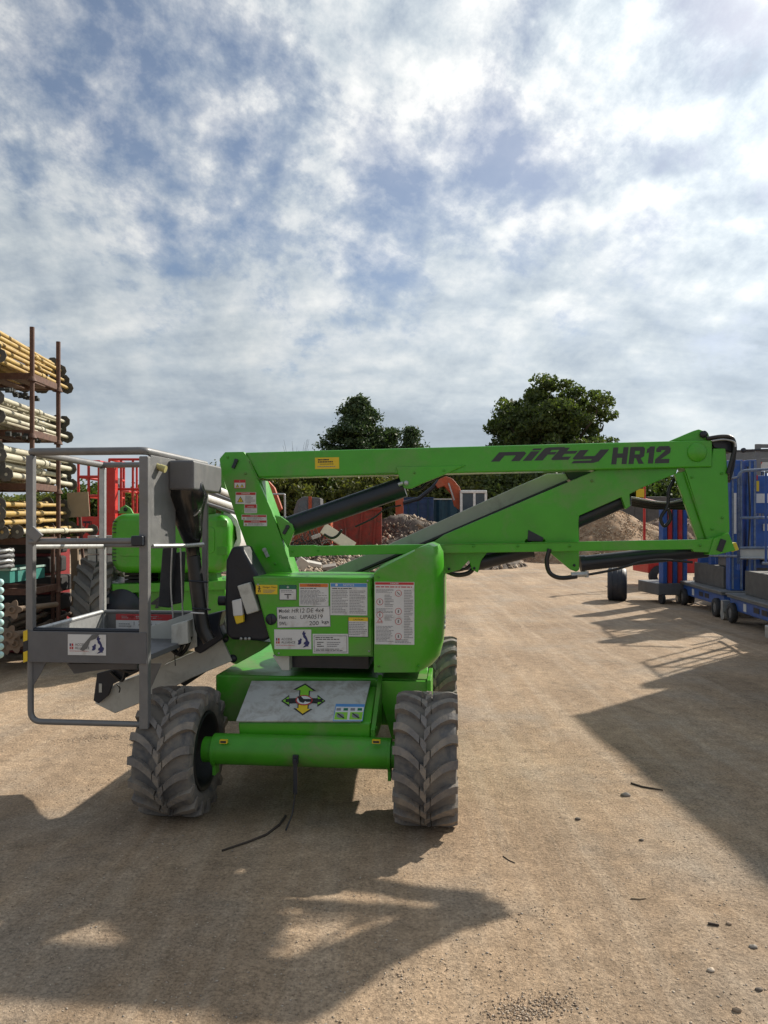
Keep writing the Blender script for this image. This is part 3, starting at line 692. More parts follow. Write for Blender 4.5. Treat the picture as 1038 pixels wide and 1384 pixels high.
sq((g0, RV, zbot), (g0, RV, zt - .02), .036, .036, ALU); sq((f1 + .02, RV, zbot), (f1 + .02, RV, zt - .02), .036, .036)
ft = [(f0, FV, zt), (f1, FV, zt)]
bar(rnd([(g0 - .01, RV, zt), (f0 - .005, FV, zt), (f1, FV, zt), (f1 + .02, RV, zt)], .035), .021, GREY, 'top_rail')
bar([(g0, RV, zt), (f1 + .02, RV, zt)], .018, GREY, 'rear_top_rail')
zm = L(120, 731, FV).z
bar([(f0, FV - .01, zm - .005), (f1 - .01, FV - .01, zm)], .017, GREY, 'mid_rail'); bar([(f0, FV, zm - .03), (g0, RV, zm - .055)], .016, ALU, 'side_rail')
bar([(g0, RV, zm - .05), (f1, RV, zm - .05)], .014, GREY, 'rear_mid_rail')
q = L(47, 722, FV - .03); mb = MB(); mb.box(q, (.075, .02, .055), Matrix.Rotation(R(42), 3, 'Y')); mb.build('gate_latch', GREY, basket, bevel=.004)
q = L(187, 731, FV - .03); mb = MB(); mb.box(q, (.065, .05, .055)); mb.build('rail_clamp', BLACK, basket, bevel=.008)
def board(a, b, z0, z1, th, m=GREYD, name='toe_board'):
    a = Vector((*a, 0)); b = Vector((*b, 0)); d = (b - a).normalized(); nrm = Vector((-d.y, d.x, 0)) * th / 2
    mb = MB(); vs = [a - nrm, b - nrm, b + nrm, a + nrm]; mb.add([q + Vector((0, 0, z)) for z in (z0, z1) for q in vs], [(3, 2, 1, 0), (4, 5, 6, 7), (0, 1, 5, 4), (1, 2, 6, 5), (2, 3, 7, 6), (3, 0, 4, 7)])
    return mb.build(name, m, basket, bevel=.002)
board((f0 - .018, FV - .024), (f1 + .02, FV - .024), zbot - .003, ztoe, .012)
board((f0 + .01, FV + .02), (g0, RV), zbot + .01, ztoe - .01, .010, ALU); board((g0, RV + .02), (f1, RV + .02), zbot + .01, ztoe - .01, .010, GREY)
bar([(f0 + .01, FV + .01, ztoe - .002), (g0, RV, ztoe - .004)], .014, ALU, 'toe_rail'); bar([(g0, RV, ztoe - .004), (f1, RV, ztoe - .004)], .012, GREY, 'toe_rail')
bar([(f0 + .02, FV, ztoe + .004), (f1 - .02, FV, ztoe + .004)], .013, BLACK, 'toe_rail')
zl = L(120, 977, FV).z
bar(rnd([(f0 - .002, FV, zbot + .02), (f0 - .002, FV, zl), (f1 + .0, FV, zl)], .06), .016, GREY, 'foot_loop')
mb = MB(); mb.prism([(f0, zbot), (f0 + .09, zbot), (f0 + .055, zbot - .07), (f0 + .01, zbot - .14)], FV - .003, FV + .003); mb.build('foot_gusset', GREYD, basket)
mb = MB(); mb.prism(poly([(197, 897), (218, 897), (197, 945)], FV + .12), FV + .12, FV + .128); mb.build('side_gusset', GREY, basket)
plate('floor_channel', [(90, 897), (185, 897), (185, 905), (140, 905), (100, 911)], -1.05, .10, GREYD, .003, basket)
# hazard tape on the left post
hz0, hz1 = L(35.5, 852, FV).z, L(35.5, 894, FV).z
for k in range(3):
    za = hz0 + (hz1 - hz0) * k / 3; zb_ = hz0 + (hz1 - hz0) * (k + 1) / 3; mb = MB()
    mb.prism([(f0 - .024, za), (f0 - .001, za + .008), (f0 - .001, zb_ + .008), (f0 - .024, zb_)], FV - .034, FV - .031); mb.build('hazard_stripe', YEL if k % 2 == 0 else INK, basket)
# right side panel and control box
board((f1 + .012, FV + .03), (f1 + .036, FV + .32), 1.50, zt - .02, .016, GREY, 'side_panel'); 
bar(rnd([(f1 + .02, FV + .05, 1.50), (f1 + .10, FV + .35, 1.495), (f1 + .16, FV + .45, 1.50)], .03), .012, ALU, 'panel_hook')
c0, c1 = L(227, 622, -1.02), L(262, 662, -1.02)
mb = MB(); mb.span((c0.x, -1.02, c1.z), (c1.x, -.52, c0.z)); mb.build('control_box', GREYD, basket, bevel=.014, seg=3)
q = L(212, 632, -1.14); mb = MB(); mb.tube([q + Vector((-.015, -.01, .015)), q + Vector((.035, 0, -.005))], .016, 14); mb.tube([q + Vector((.02, 0, 0)), q + Vector((.05, 0, -.01))], .020, 14); mb.build('yellow_knob', mat('faded_yellow', (.42, .38, .16), .5), basket)
# ------------------------------------------------------------------ stickers and lettering on the lift
DM = [WHITE, INK, INKG, RED, ORANGE, BLUEV, GREENV, YEL, BLUEINK, LIME]
W_, I_, G_, R_, O_, B_, N_, Y_, V_, M_ = range(10)
def sticker(x0, y0, x1, y1, v, parent, draw, base=W_, rot=0.0, name='sticker', border=None):
    """draw(mb, w, h): ink in sticker coordinates, origin bottom left, on y = 0 facing -y"""
    a, b = L(x0, (y0 + y1) / 2, v), L(x1, (y0 + y1) / 2, v); zt, zb = L((x0 + x1) / 2, y0, v).z, L((x0 + x1) / 2, y1, v).z
    w_, h = b.x - a.x, zt - zb
    mb = MB(); mb.span((0, .0, 0), (w_, .0022, h), base)
    if border is not None:
        e = .003
        mb.span((0, -.0004, 0), (w_, 0, e), border); mb.span((0, -.0004, h - e), (w_, 0, h), border); mb.span((0, -.0004, e), (e, 0, h - e), border); mb.span((w_ - e, -.0004, e), (w_, 0, h - e), border)
    o = mb.build(name, DM, parent)
    pr = MB(); draw(pr, w_, h)
    if pr.v:
        p = pr.build('print', DM, o); p.location = (0, -.0008, 0)
    o.location = (a.x, v - .0026, zb); o.rotation_euler = (0, R(rot), 0)
    return o
def rect(mb, x0, x1, z0, z1, c, y=0.0): mb.add([(x0, y, z0), (x1, y, z0), (x1, y, z1), (x0, y, z1)], [(0, 1, 2, 3)], c)
def lines(mb, x0, x1, z0, z1, n, c=G_, seed=1, t=.42, bold=0):
    r = random.Random(seed); dz = (z1 - z0) / n
    for k in range(n):
        zc = z1 - (k + .5) * dz; x = x0; end = x1 - (r.random() ** 2) * (x1 - x0) * .45
        while x < end:
            wl = (x1 - x0) * r.uniform(.05, .16); wl = min(wl, end - x)
            if wl > .002: rect(mb, x, x + wl, zc - dz * t / 2, zc + dz * t / 2, I_ if k < bold else c)
            x += wl + (x1 - x0) * .022
def disc(mb, cx, cz, r, c, n=20, y=0.0): mb.add([(cx + r * math.sin(-a * math.tau / n), y, cz + r * math.cos(a * math.tau / n)) for a in range(n)][::1], [list(range(n))], c)
def ringp(mb, cx, cz, r, c, n=20, t=.2, y=0.0):
    vs = []
    for a in range(n):
        for rr in (r, r * (1 - t)): vs.append((cx + rr * math.sin(a * math.tau / n), y, cz + rr * math.cos(a * math.tau / n)))
    mb.add(vs, [(2 * a, 2 * a + 1, (2 * a + 3) % (2 * n), (2 * a + 2) % (2 * n)) for a in range(n)], c)
def poly2(mb, pts, c, y=0.0): mb.add([(x, y, z) for x, z in pts], [list(range(len(pts)))], c)
def header(mb, w_, h, f, c, word, tc=W_):
    rect(mb, .003, w_ - .003, h * (1 - f), h - .002, c)
    if word: add_text(mb, word, w_ * .25, w_ * .75, h * (1 - f * .82), h - .002 - h * f * .16, -.0004, tc, 0, .01, keep=True)
UKM = [(.52, .98), (.60, 1.0), (.58, .90), (.70, .88), (.63, .76), (.72, .66), (.80, .52), (.84, .40), (.95, .33), (.92, .20), (.84, .14), (.90, .08), (.70, .06), (.55, .02), (.44, .0), (.58, .12), (.66, .16), (.52, .20), (.56, .32), (.66, .36), (.66, .48), (.56, .56), (.50, .62), (.48, .74), (.42, .80), (.46, .90)]
IRE = [(.30, .56), (.40, .50), (.36, .40), (.36, .26), (.24, .18), (.08, .18), (.14, .32), (.10, .42), (.22, .46)]
def ukmap(mb, x0, x1, z0, z1, c=V_):
    for pl in (UKM, IRE): poly2(mb, [(x0 + x * (x1 - x0), z0 + z * (z1 - z0)) for x, z in pl], c)
def alliance(mb, w_, h):
    rect(mb, w_ * .05, w_ * .145, h * .28, h * .56, R_); rect(mb, w_ * .085, w_ * .10, h * .28, h * .56, W_, -.0003); rect(mb, w_ * .05, w_ * .145, h * .40, h * .43, W_, -.0003); rect(mb, w_ * .05, w_ * .085, h * .44, h * .56, V_, -.0004)
    add_text(mb, 'ACCESS', w_ * .19, w_ * .48, h * .45, h * .57, -.0002, I_); add_text(mb, 'ALLIANCE', w_ * .19, w_ * .57, h * .29, h * .41, -.0002, I_)
    lines(mb, w_ * .05, w_ * .56, h * .17, h * .22, 1, R_, 3); ukmap(mb, w_ * .60, w_ * .97, h * .08, h * .94)
D0 = CV - .0062
def t_(mb, s, w_, h, a, b, c, d, ink=I_, **k): add_text(mb, s, w_ * a, w_ * b, h * c, h * d, -.0002, ink, **k)
def fig(mb, cx, cz, s, c=I_):
    disc(mb, cx, cz + s * .75, s * .22, c, 10); rect(mb, cx - s * .18, cx + s * .18, cz - s * .1, cz + s * .5, c); rect(mb, cx - s * .5, cx + s * .5, cz + s * .25, cz + s * .4, c); rect(mb, cx - s * .35, cx - s * .1, cz - s * .8, cz - s * .1, c); rect(mb, cx + s * .1, cx + s * .35, cz - s * .8, cz - s * .1, c)
def d_clean(mb, w_, h): fig(mb, w_ * .16, h * .5, h * .38); t_(mb, 'Danger Clean', w_, h, .33, .96, .62, .86); lines(mb, w_ * .35, w_ * .94, h * .12, h * .52, 3, G_, 4)
sticker(346, 790.5, 375, 803, D0, door, d_clean, Y_)
def d_green(mb, w_, h): header(mb, w_, h, .28, N_, '+'); lines(mb, w_ * .1, w_ * .9, h * .48, h * .68, 2, G_, 5); fig(mb, w_ * .5, h * .22, h * .17); rect(mb, w_ * .3, w_ * .7, h * .34, h * .40, I_)
sticker(377.5, 790.5, 401, 811, D0, door, d_green, border=I_)
def d_warn(mb, w_, h): header(mb, w_, h, .16, O_, 'WARNING', I_); lines(mb, w_ * .04, w_ * .96, h * .74, h * .82, 1, I_, 2); lines(mb, w_ * .04, w_ * .96, h * .06, h * .72, 12, G_, 6)
sticker(404.5, 788.5, 444, 819, D0, door, d_warn)
def d_notice(mb, w_, h):
    header(mb, w_, h, .12, B_, 'NOTICE'); disc(mb, w_ * .17, h * .94, h * .04, W_, y=-.0003); lines(mb, w_ * .05, w_ * .95, h * .80, h * .86, 1, I_, 2)
    lines(mb, w_ * .04, w_ * .48, h * .05, h * .78, 15, G_, 7); lines(mb, w_ * .52, w_ * .96, h * .05, h * .78, 15, G_, 8)
sticker(446.5, 788, 496.5, 831.5, D0, door, d_notice)
def d_model(mb, w_, h):
    t_(mb, 'Model:', w_, h, .04, .25, .73, .90, offset=.01); t_(mb, 'HR12 DE 4x4', w_, h, .28, .88, .71, .91, shear=.15)
    t_(mb, 'Fleet no.:', w_, h, .04, .36, .42, .60, offset=.01); t_(mb, 'UPA0519', w_, h, .44, .86, .40, .60, shear=.15)
    t_(mb, 'SWL:', w_, h, .04, .19, .12, .29, offset=.01); t_(mb, '200', w_, h, .60, .78, .09, .29, shear=.1); t_(mb, 'kgs', w_, h, .84, .97, .12, .32, offset=.01)
sticker(375, 821, 447, 849, D0, door, d_model, rot=-2.0, border=G_)
sticker(371, 851, 421, 877.5, D0, door, alliance, rot=-.6)
def d_caution(mb, w_, h): header(mb, w_, h, .20, Y_, 'CAUTION', I_); lines(mb, w_ * .05, w_ * .95, h * .08, h * .76, 8, G_, 9)
sticker(470.5, 834, 498, 861, D0, door, d_caution, border=I_)
def d_addr(mb, w_, h):
    for (a, b, c, d) in ((.04, .96, .07, .09), (.04, .96, .89, .91), (.035, .045, .07, .91), (.955, .965, .07, .91)): rect(mb, w_ * a, w_ * b, h * c, h * d, I_)
    lines(mb, w_ * .08, w_ * .92, h * .68, h * .86, 2, I_, 2); lines(mb, w_ * .12, w_ * .32, h * .32, h * .62, 3, I_, 3); lines(mb, w_ * .40, w_ * .80, h * .32, h * .62, 3, G_, 4); lines(mb, w_ * .08, w_ * .92, h * .12, h * .26, 2, I_, 5)
sticker(423, 857, 471, 883.5, D0, door, d_addr, rot=-.8)
def d_danger(mb, w_, h):
    header(mb, w_, h, .045, R_, 'DANGER'); rect(mb, w_ * .02, w_ * .98, h * .90, h * .935, R_) if False else lines(mb, w_ * .03, w_ * .97, h * .90, h * .94, 1, R_, 3)
    lines(mb, w_ * .04, w_ * .48, h * .82, h * .89, 4, G_, 1); lines(mb, w_ * .25, w_ * .48, h * .60, h * .80, 8, G_, 2); lines(mb, w_ * .04, w_ * .48, h * .50, h * .58, 4, G_, 3); lines(mb, w_ * .25, w_ * .48, h * .38, h * .48, 5, G_, 12); lines(mb, w_ * .04, w_ * .48, h * .04, h * .30, 12, G_, 4)
    lines(mb, w_ * .74, w_ * .97, h * .10, h * .88, 30, G_, 5); lines(mb, w_ * .52, w_ * .97, h * .02, h * .09, 3, G_, 6)
    for k, (cx, cz, sl) in enumerate(((.60, .82, 1), (.13, .68, 0), (.13, .47, 0), (.60, .53, 0), (.60, .37, 0), (.60, .13, 0))):
        ringp(mb, w_ * cx, h * cz, w_ * .085, R_, t=.14, y=-.0001)
        if sl: poly2(mb, [(w_ * .56, h * .84), (w_ * .575, h * .845), (w_ * .64, h * .80), (w_ * .625, h * .795)], I_, -.0002)
        else: fig(mb, w_ * cx, h * cz, w_ * .045)
    lines(mb, w_ * .04, w_ * .22, h * .335, h * .355, 1, R_, 3); poly2(mb, [(w_ * .06, h * .36), (w_ * .20, h * .36), (w_ * .13, h * .42)], R_)
    poly2(mb, [(w_ * .085, h * .367), (w_ * .175, h * .367), (w_ * .13, h * .405)], W_, -.0002)
cwo = [o for o in COL.objects if o.name == 'counterweight'][0]
sticker(506.5, 786.5, 560, 871, KV, cwo, d_danger)
# column stickers
colo = [o for o in COL.objects if o.name == 'column'][0]; CVv = -.30
def tri(mb, cx, cz, s):
    poly2(mb, [(cx - s, cz - s * .8), (cx + s, cz - s * .8), (cx, cz + s)], I_, -.0001); poly2(mb, [(cx - s * .72, cz - s * .63), (cx + s * .72, cz - s * .63), (cx, cz + s * .66)], Y_, -.0003); rect(mb, cx - s * .08, cx + s * .08, cz - s * .35, cz + s * .25, I_, -.0005)
def d_a(mb, w_, h): header(mb, w_, h, .34, R_, '!'); tri(mb, w_ * .3, h * .30, h * .22); tri(mb, w_ * .7, h * .30, h * .22)
def d_b(mb, w_, h): header(mb, w_, h, .24, R_, 'DANGER'); tri(mb, w_ * .24, h * .36, h * .28); lines(mb, w_ * .48, w_ * .96, h * .08, h * .70, 6, G_, 2)
def d_c(mb, w_, h): header(mb, w_, h, .42, R_, 'DANGER'); lines(mb, w_ * .06, w_ * .96, h * .06, h * .54, 4, G_, 3)
def d_e(mb, w_, h): header(mb, w_, h, .42, R_, 'WARNING'); tri(mb, w_ * .1, h * .28, h * .2); lines(mb, w_ * .2, w_ * .96, h * .08, h * .52, 3, G_, 5)
sticker(316.5, 648.5, 332, 660, CVv, colo, d_a, border=R_); sticker(318.5, 665, 346, 681, CVv, colo, d_b, rot=.5); sticker(330.5, 681.5, 347.5, 693.5, CVv, colo, d_c)
sticker(326.5, 695.5, 360.5, 702.5, CVv, colo, d_e, rot=.8); sticker(329.5, 703, 361, 711, CVv, colo, d_e)
def d_y(mb, w_, h): lines(mb, w_ * .12, w_ * .9, h * .52, h * .9, 2, I_, 2, .6); lines(mb, w_ * .2, w_ * .8, h * .36, h * .48, 1, I_, 4); lines(mb, w_ * .1, w_ * .9, h * .12, h * .28, 1, G_, 7)
sticker(426, 618.5, 458.5, 634, BV, boom, d_y, Y_, rot=-.8)
# big lettering on the top boom
def lettering(st, x0, y0, x1, y1, v, parent, m, **k):
    a, b = L(x0, (y0 + y1) / 2, v), L(x1, (y0 + y1) / 2, v); mb = MB()
    z1, z0 = L((x0 + x1) / 2, y0, v).z, L((x0 + x1) / 2, y1, v).z
    add_text(mb, st, 0, b.x - a.x, 0, z1 - z0, 0, 0, **k)
    o = mb.build('lettering', m, parent); o.location = (a.x, v - .0012, z0); o.rotation_euler = (0, R(-1.2), 0)
    return o
def blocks(name, letters, x0, y0, x1, y1, v, parent, m, shear):
    """block lettering out of strokes; letters: list of (advance, [(x0, z0, x1, z1) or polygon])"""
    P0, P1 = L(x0, (y0 + y1) / 2, v), L(x1, (y0 + y1) / 2, v); zt_, zb_ = L((x0 + x1) / 2, y0, v).z, L((x0 + x1) / 2, y1, v).z
    polys = []; x = 0
    for adv, st in letters:
        for q in st:
            pl = [(q[0], q[1]), (q[2], q[1]), (q[2], q[3]), (q[0], q[3])] if not hasattr(q[0], '__len__') else list(q)
            polys.append([(a + x + shear * b, b) for a, b in pl])
        x += adv
    ax = min(a for p in polys for a, b in p); bx = max(a for p in polys for a, b in p); ay = min(b for p in polys for a, b in p); by = max(b for p in polys for a, b in p)
    w_, h_ = P1.x - P0.x, zt_ - zb_; mb = MB()
    for k, p in enumerate(polys):
        mb.add([((a - ax) / (bx - ax) * w_, -.00015 * (k % 5), (b - ay) / (by - ay) * h_) for a, b in p], [list(range(len(p)))])
    o = mb.build(name, m, parent); o.location = (P0.x, v - .0012, zb_); o.rotation_euler = (0, R(-1.0), 0); return o
SW = .56
NIF = [(2.05, [(0, 0, SW, 1), (SW - .02, .62, 1.30, 1), ((1.29, .0), (1.85, 0), (1.85, .80), (1.64, 1), (1.29, 1))]),
       (.72, [(0, 0, SW, 1), (0.0, 1.10, SW, 1.30)]),
       (1.05, [(0, 0, SW, 1.12), (SW - .01, .60, 1.0, .88), ((0, 1.11), (SW, 1.09), (1.2, 1.09), (1.25, 1.38), (.2, 1.38), (0, 1.28))]),
       (1.35, [(0.0, .2, SW, 1.30), (SW - .01, .64, 1.25, 0.94), ((0, .21), (0, .1), (.15, 0), (1.15, 0), (1.15, .34), (SW, .34))]),
       (1.9, [(0, .22, SW, 1), ((0, .23), (0, .12), (.15, 0), (1.31, 0), (1.31, .34), (.1, .34)), (1.30, -.14, 1.86, 1), ((.2, -.40), (1.60, -.40), (1.86, -.25), (1.86, -.13), (.2, -.13))])]
blocks('lettering', NIF, 663.5, 606, 824, 628.5, BV, boom, LETTER, .55)
HRX = [(1.15, [(0, 0, .34, 1), (.335, .38, .69, .64), (.685, 0, 1.02, 1)]),
       (1.12, [(0, 0, .34, 1), (.335, .76, .74, 1), (.335, .34, .74, .56), ((.66, .34), (.80, .34), (.98, .44), (.98, .88), (.86, 1), (.66, 1)), ((.44, .36), (.74, .36), (1.02, 0), (.66, 0))]),
       (.62, [(.16, 0, .50, 1), ((0, .60), (.17, .66), (.17, 1), (0.12, .92), (0, .86))]),
       (1.0, [(0, 0, .94, .25), ((0, .24), (.36, .24), (.94, .60), (.94, .72), (.60, .74)), ((.60, .60), (.94, .62), (.94, .86), (.80, 1), (.60, 1)), (.14, .77, .61, 1), ((0, .66), (.33, .66), (.33, .78), (.15, 1.0), (0, .86))])]
blocks('lettering', HRX, 826, 604.5, 907, 627.5, BV, boom, LETTER, .16)
# arrows emblem and ground sticker on the cover plate
em = (bB - bA).normalized(); up_ = (tA - bA); up_ = (up_ - em * up_.dot(em)).normalized()
def on_cover(px, py):
    # point of the cover plane seen at px, py
    best = None
    D = Vector(((px - CX) / F, 1, -(py - HY) / F))
    M = Matrix(((MF.u.x, MF.u.y, 0), (MF.v.x, MF.v.y, 0), (0, 0, 1)))
    o_ = M @ (Vector((0, 0, CH)) - MF.o); d_ = M @ D
    t = (bA - o_).dot(cn) / d_.dot(cn); q = o_ + d_ * t + cn * .0015
    return q
def on_plate(shapes, name='emblem'):
    mb = MB()
    for pts, c, k in shapes:
        q = [on_cover(a, b) + cn * k * .0006 for a, b in pts]
        if (q[1] - q[0]).cross(q[2] - q[1]).dot(cn) < 0: q = q[::-1]
        mb.add(q, [list(range(len(q)))], c)
    return mb.build(name, DM, cover)
def arrow(cx, cy, dx, dy, ln, wd, hw, hl, skew=0):
    n = Vector((-dy, dx)); d_ = Vector((dx, dy)); c = Vector((cx, cy)); b = c + d_ * (ln - hl); e = c + d_ * ln
    return [tuple(c - n * wd), tuple(b - n * wd), tuple(b - n * hw), tuple(e), tuple(b + n * hw), tuple(b + n * wd), tuple(c + n * wd)]
E = []
for (pts, c) in ((arrow(411, 947, .06, -1, 23, 7, 15.5, 9), I_), (arrow(410, 947, -.05, 1, 20, 7.5, 13, 9), I_), (arrow(410, 947, -1, .02, 30, 3.4, 8, 11), I_), (arrow(411, 947, 1, .02, 29, 3.4, 8, 11), I_)): E.append((pts, c, 0))
E += [(arrow(411, 947, .06, -1, 21, 5.6, 12, 7.5), M_, 1), (arrow(410, 947, -.05, 1, 18, 6, 10, 7), Y_, 1), (arrow(410, 947, -1, .02, 28, 2, 5.5, 8.5), M_, 1), (arrow(411, 947, 1, .02, 27, 2, 5.5, 8.5), M_, 1)]
E += [([(386, 945), (436, 945), (436, 949.5), (386, 949.5)], I_, 2)]
def ell(cx, cy, a, b, n=24): return [(cx + a * math.cos(i * math.tau / n), cy + b * math.sin(i * math.tau / n)) for i in range(n)]
E += [(ell(411, 947, 11.5, 7), R_, 3), (ell(411, 947, 9.8, 5.6), W_, 4), ([(402, 942), (407, 942), (413, 948), (410, 951), (405, 949)], I_, 5), ([(410, 945.5), (421, 945.5), (421, 949.5), (414, 949.5)], I_, 5)]
on_plate(E)
S_ = [([(454, 951.5), (493, 952), (490, 975), (450, 975)], B_, 0), ([(454.4, 955.5), (492, 956), (489.3, 974), (450.8, 974)], W_, 1), ([(453.5, 963), (470, 963), (469, 973), (451.5, 973)], M_, 2), ([(473.5, 963), (490.5, 963), (489, 973), (472, 973)], M_, 2)]
for k in range(4): S_.append(([(455 + k * 9.5, 957.5), (461 + k * 9.5, 957.5), (460.7 + k * 9.5, 961), (454.7 + k * 9.5, 961)], N_ if k % 2 else G_, 2))
for k in range(2): S_.append((ell(460 + k * 20.5, 968, 5, 3), G_, 3)); S_.append(([(455 + k * 20.5, 965), (457 + k * 20.5, 964.5), (466 + k * 20.5, 971), (464 + k * 20.5, 972)], I_, 4))
on_plate(S_, 'ground_sticker')
# basket: logo sticker with torn grey tape, and the load label inside the rear toe board
bs = sticker(92, 857.5, 143.5, 885.5, FV - .0315, basket, alliance)
mb = MB()
q = [L(a, b, FV - .036) for a, b in ((108, 878), (112, 872), (117, 866), (124, 858), (134, 857.5), (130, 863), (122, 866), (118, 876), (112, 880))]; mb.add(q[::-1], [list(range(len(q)))])
mb.build('torn_patch', mat('grey_smear', (.13, .13, .13), .6), basket)
def d_load(mb, w_, h):
    rect(mb, 0, w_, h * .58, h, R_); lines(mb, w_ * .1, w_ * .9, h * .68, h * .9, 2, W_, 5); t_(mb, '1  200KG', w_, h, .32, .64, .24, .50); lines(mb, w_ * .05, w_ * .3, h * .1, h * .4, 2, G_, 5); lines(mb, w_ * .7, w_ * .95, h * .1, h * .4, 2, G_, 7)
sticker(157, 830, 233, 850, RV - .0, basket, d_load)

# ------------------------------------------------------------------ small cloned helpers for the things round about
def sub(name, m, parent, fn, bevel=0, **k):
    mb = MB(); fn(mb); return mb.build(name, m, parent, bevel=bevel, **k)

# bolts, weld beads and wear on the lift
def bolt(px, py, v, r=.009, m=GREEN_D, par=None):
    q = L(px, py, v); mb = MB(); mb.lathe([(-.007, 0), (-.007, r), (0, r)], 'y', 6, (q.x, v, q.z)); return mb.build('bolt', m, par or lift)
for (px, py) in ((349, 790), (497, 785), (499, 880), (377, 883)): bolt(px, py, D0, .006, ALU, door)
for (px, py) in ((512, 780), (512, 900), (566, 900)): bolt(px, py, KV, .007, GREEN_D, cwo)
for (px, py) in ((308, 618), (332, 640), (372, 762), (392, 768), (350, 772)): bolt(px, py, -.30, .008)
for (px, py) in ((560, 639), (600, 636)): bolt(px, py, BV - .012, .008)
for (px, py) in ((800, 650), (640, 738), (700, 738), (770, 738), (776, 764), (607, 769), (641, 768)): bolt(px, py, PV if py != 738 else LV, .009, BLACK if py > 760 else GREEN_D)
for (px, py) in ((935, 645), (975, 640), (976, 700), (962, 715), (946, 737), (430, 744), (395, 745)): bolt(px, py, -.27 if py < 730 else LV, .008)
def weld(a, b, v, n=26, r=.0045):
    p, q = L(*a, v), L(*b, v); mb = MB(); mb.tube([p + (q - p) * k / n + Vector((0, 0, .0012 * (k % 2))) for k in range(n + 1)], r, 6); mb.build('weld_bead', GREEN_D, lift)
weld((349, 646.3), (534, 639), BV); weld((925, 638), (955, 728), -.27); weld((632, 638.5), (806, 634.5), PV - .0); weld((337, 623), (349, 648), -.302); weld((600, 736), (780, 732.8), LV)
# ------------------------------------------------------------------ pallet racks of props on the left
RUST = mat('rusty_steel', (.105, .050, .035), .75, var=.3, scale=20, dirt=(.20, .13, .09), dirt_amt=.4, dscale=12, bump=.1)
YP = mat('yellow_prop_paint', (.46, .31, .09), .5, var=.15, dirt=(.28, .20, .12), dirt_amt=.5, dscale=14)
CP = mat('cream_prop_paint', (.50, .47, .36), .5, var=.12, dirt=(.26, .22, .16), dirt_amt=.4, dscale=14)
ENDM = mat('weathered_end_plate', (.075, .07, .06), .7, var=.3, scale=30, dirt=(.16, .14, .11), dirt_amt=.4)
RX0, RX1, RY0, RY1 = -5.05, -3.90, 8.20, 8.86
decks = [3.29, 2.66, 2.07, 1.46, .90, .30]
names = ['topmost stillage holding yellow steel props', 'second stillage from the top holding cream props', 'third stillage from the top holding cream props', 'fourth stillage from the top holding jumbled yellow props', 'fifth stillage from the top holding a teal crate', 'lowest stillage full of rusty tubes']
def stillage(k, z):
    t = thing('stillage', 'rusty ' + names[k], 'stillage', (RX1, RY0, z - .04), 0, 'stacked rusty stillages')
    W0, D0_ = RX0 - RX1, RY1 - RY0; hp = (decks[k - 1] - z) - .02 if k else .55
    for (x, y) in ((0, 0), (0, D0_), (W0, 0), (W0, D0_)):
        sub('post', RUST, t, lambda m: (m.tube([(x, y, -.03), (x, y, hp)], .026, 10), m.lathe([(-.05, .052), (-.01, .034), (.0, .028)], 'z', 12, (x, y, 0))))
    sub('deck_rail', RUST, t, lambda m: m.span((.0, .02, -.03), (-.035, D0_ - .02, .045)), .004)
    sub('deck_rail', RUST, t, lambda m: m.span((-.02, -.02, -.03), (W0, .02, .04)), .004)
    sub('deck_rail', RUST, t, lambda m: m.span((-.02, D0_ - .02, -.03), (W0, D0_ + .02, .04)), .004)
    for j in range(4): sub('deck_slat', RUST, t, lambda m: m.span((-.10 - j * .27, -.0, -.02), (-.24 - j * .27, D0_, .0)))
    return t
for k, z in enumerate(decks): stillage(k, z)
def prop_thing(m, label, group, r=.026):
    t = thing('steel_prop', label, 'steel prop', (0, 0, 0), 0, group)
    sub('tube', m, t, lambda q: (q.tube([(0, 0, 0), (0, 1.05, 0)], r, 10), q.tube([(0, 1.0, 0), (0, 1.78, 0)], r * .8, 8), q.tube([(0, .98, 0), (0, 1.06, 0)], r * 1.3, 10)))
    def ep(q, y):
        n = 8; hs = .078
        out_ = [(hs * math.cos(a * math.tau / n + .39), hs * math.sin(a * math.tau / n + .39)) for a in range(n)]
        inn = [(.020 * math.cos(a * math.tau / n + .39), .020 * math.sin(a * math.tau / n + .39)) for a in range(n)]
        vs = [(x, y + d_, z) for d_ in (-.004, .004) for (x, z) in out_ + inn]
        fs = []
        for a in range(n):
            b = (a + 1) % n
            fs += [(a, a + n, b + n, b), (a + 2 * n, b + 2 * n, b + 3 * n, a + 3 * n), (a, b, b + 2 * n, a + 2 * n), (a + n, a + 3 * n, b + 3 * n, b + n)]
        q.add(vs, fs)
    sub('end_plate', ENDM, t, lambda q: ep(q, -.004)); sub('end_plate', ENDM, t, lambda q: ep(q, 1.784))
    return t
def bundle(m, k, label, group, rows, jit=.012, yaw=0, y0=7.62, r=.026, dx=.118, lean=0, x_in=.10):
    first = None; rr = random.Random(k)
    for j, cnt in enumerate(rows):
        for i in range(cnt):
            if first is None: o = first = prop_thing(m, label, group, r)
            else: o = copy_tree(first)
            o.location = (RX1 - x_in - i * dx - (j % 2) * dx * .5 + rr.uniform(-jit, jit), y0 + rr.uniform(-.07, .10), decks[k] + .076 + j * .094 + rr.uniform(-jit, jit) * .4)
            o.rotation_euler = (R(lean + rr.uniform(-.6, .6)) , R(rr.uniform(0, 45)), R(yaw + rr.uniform(-1.5, 1.5)))
bundle(YP, 0, 'long yellow steel prop with dark octagonal end plate in the topmost stillage', 'yellow props in the topmost stillage', (8, 8, 7, 4), yaw=2)
bundle(CP, 1, 'cream steel prop with toothed end plate in the second stillage down', 'cream props in the second stillage', (8, 8, 6), yaw=1.5)
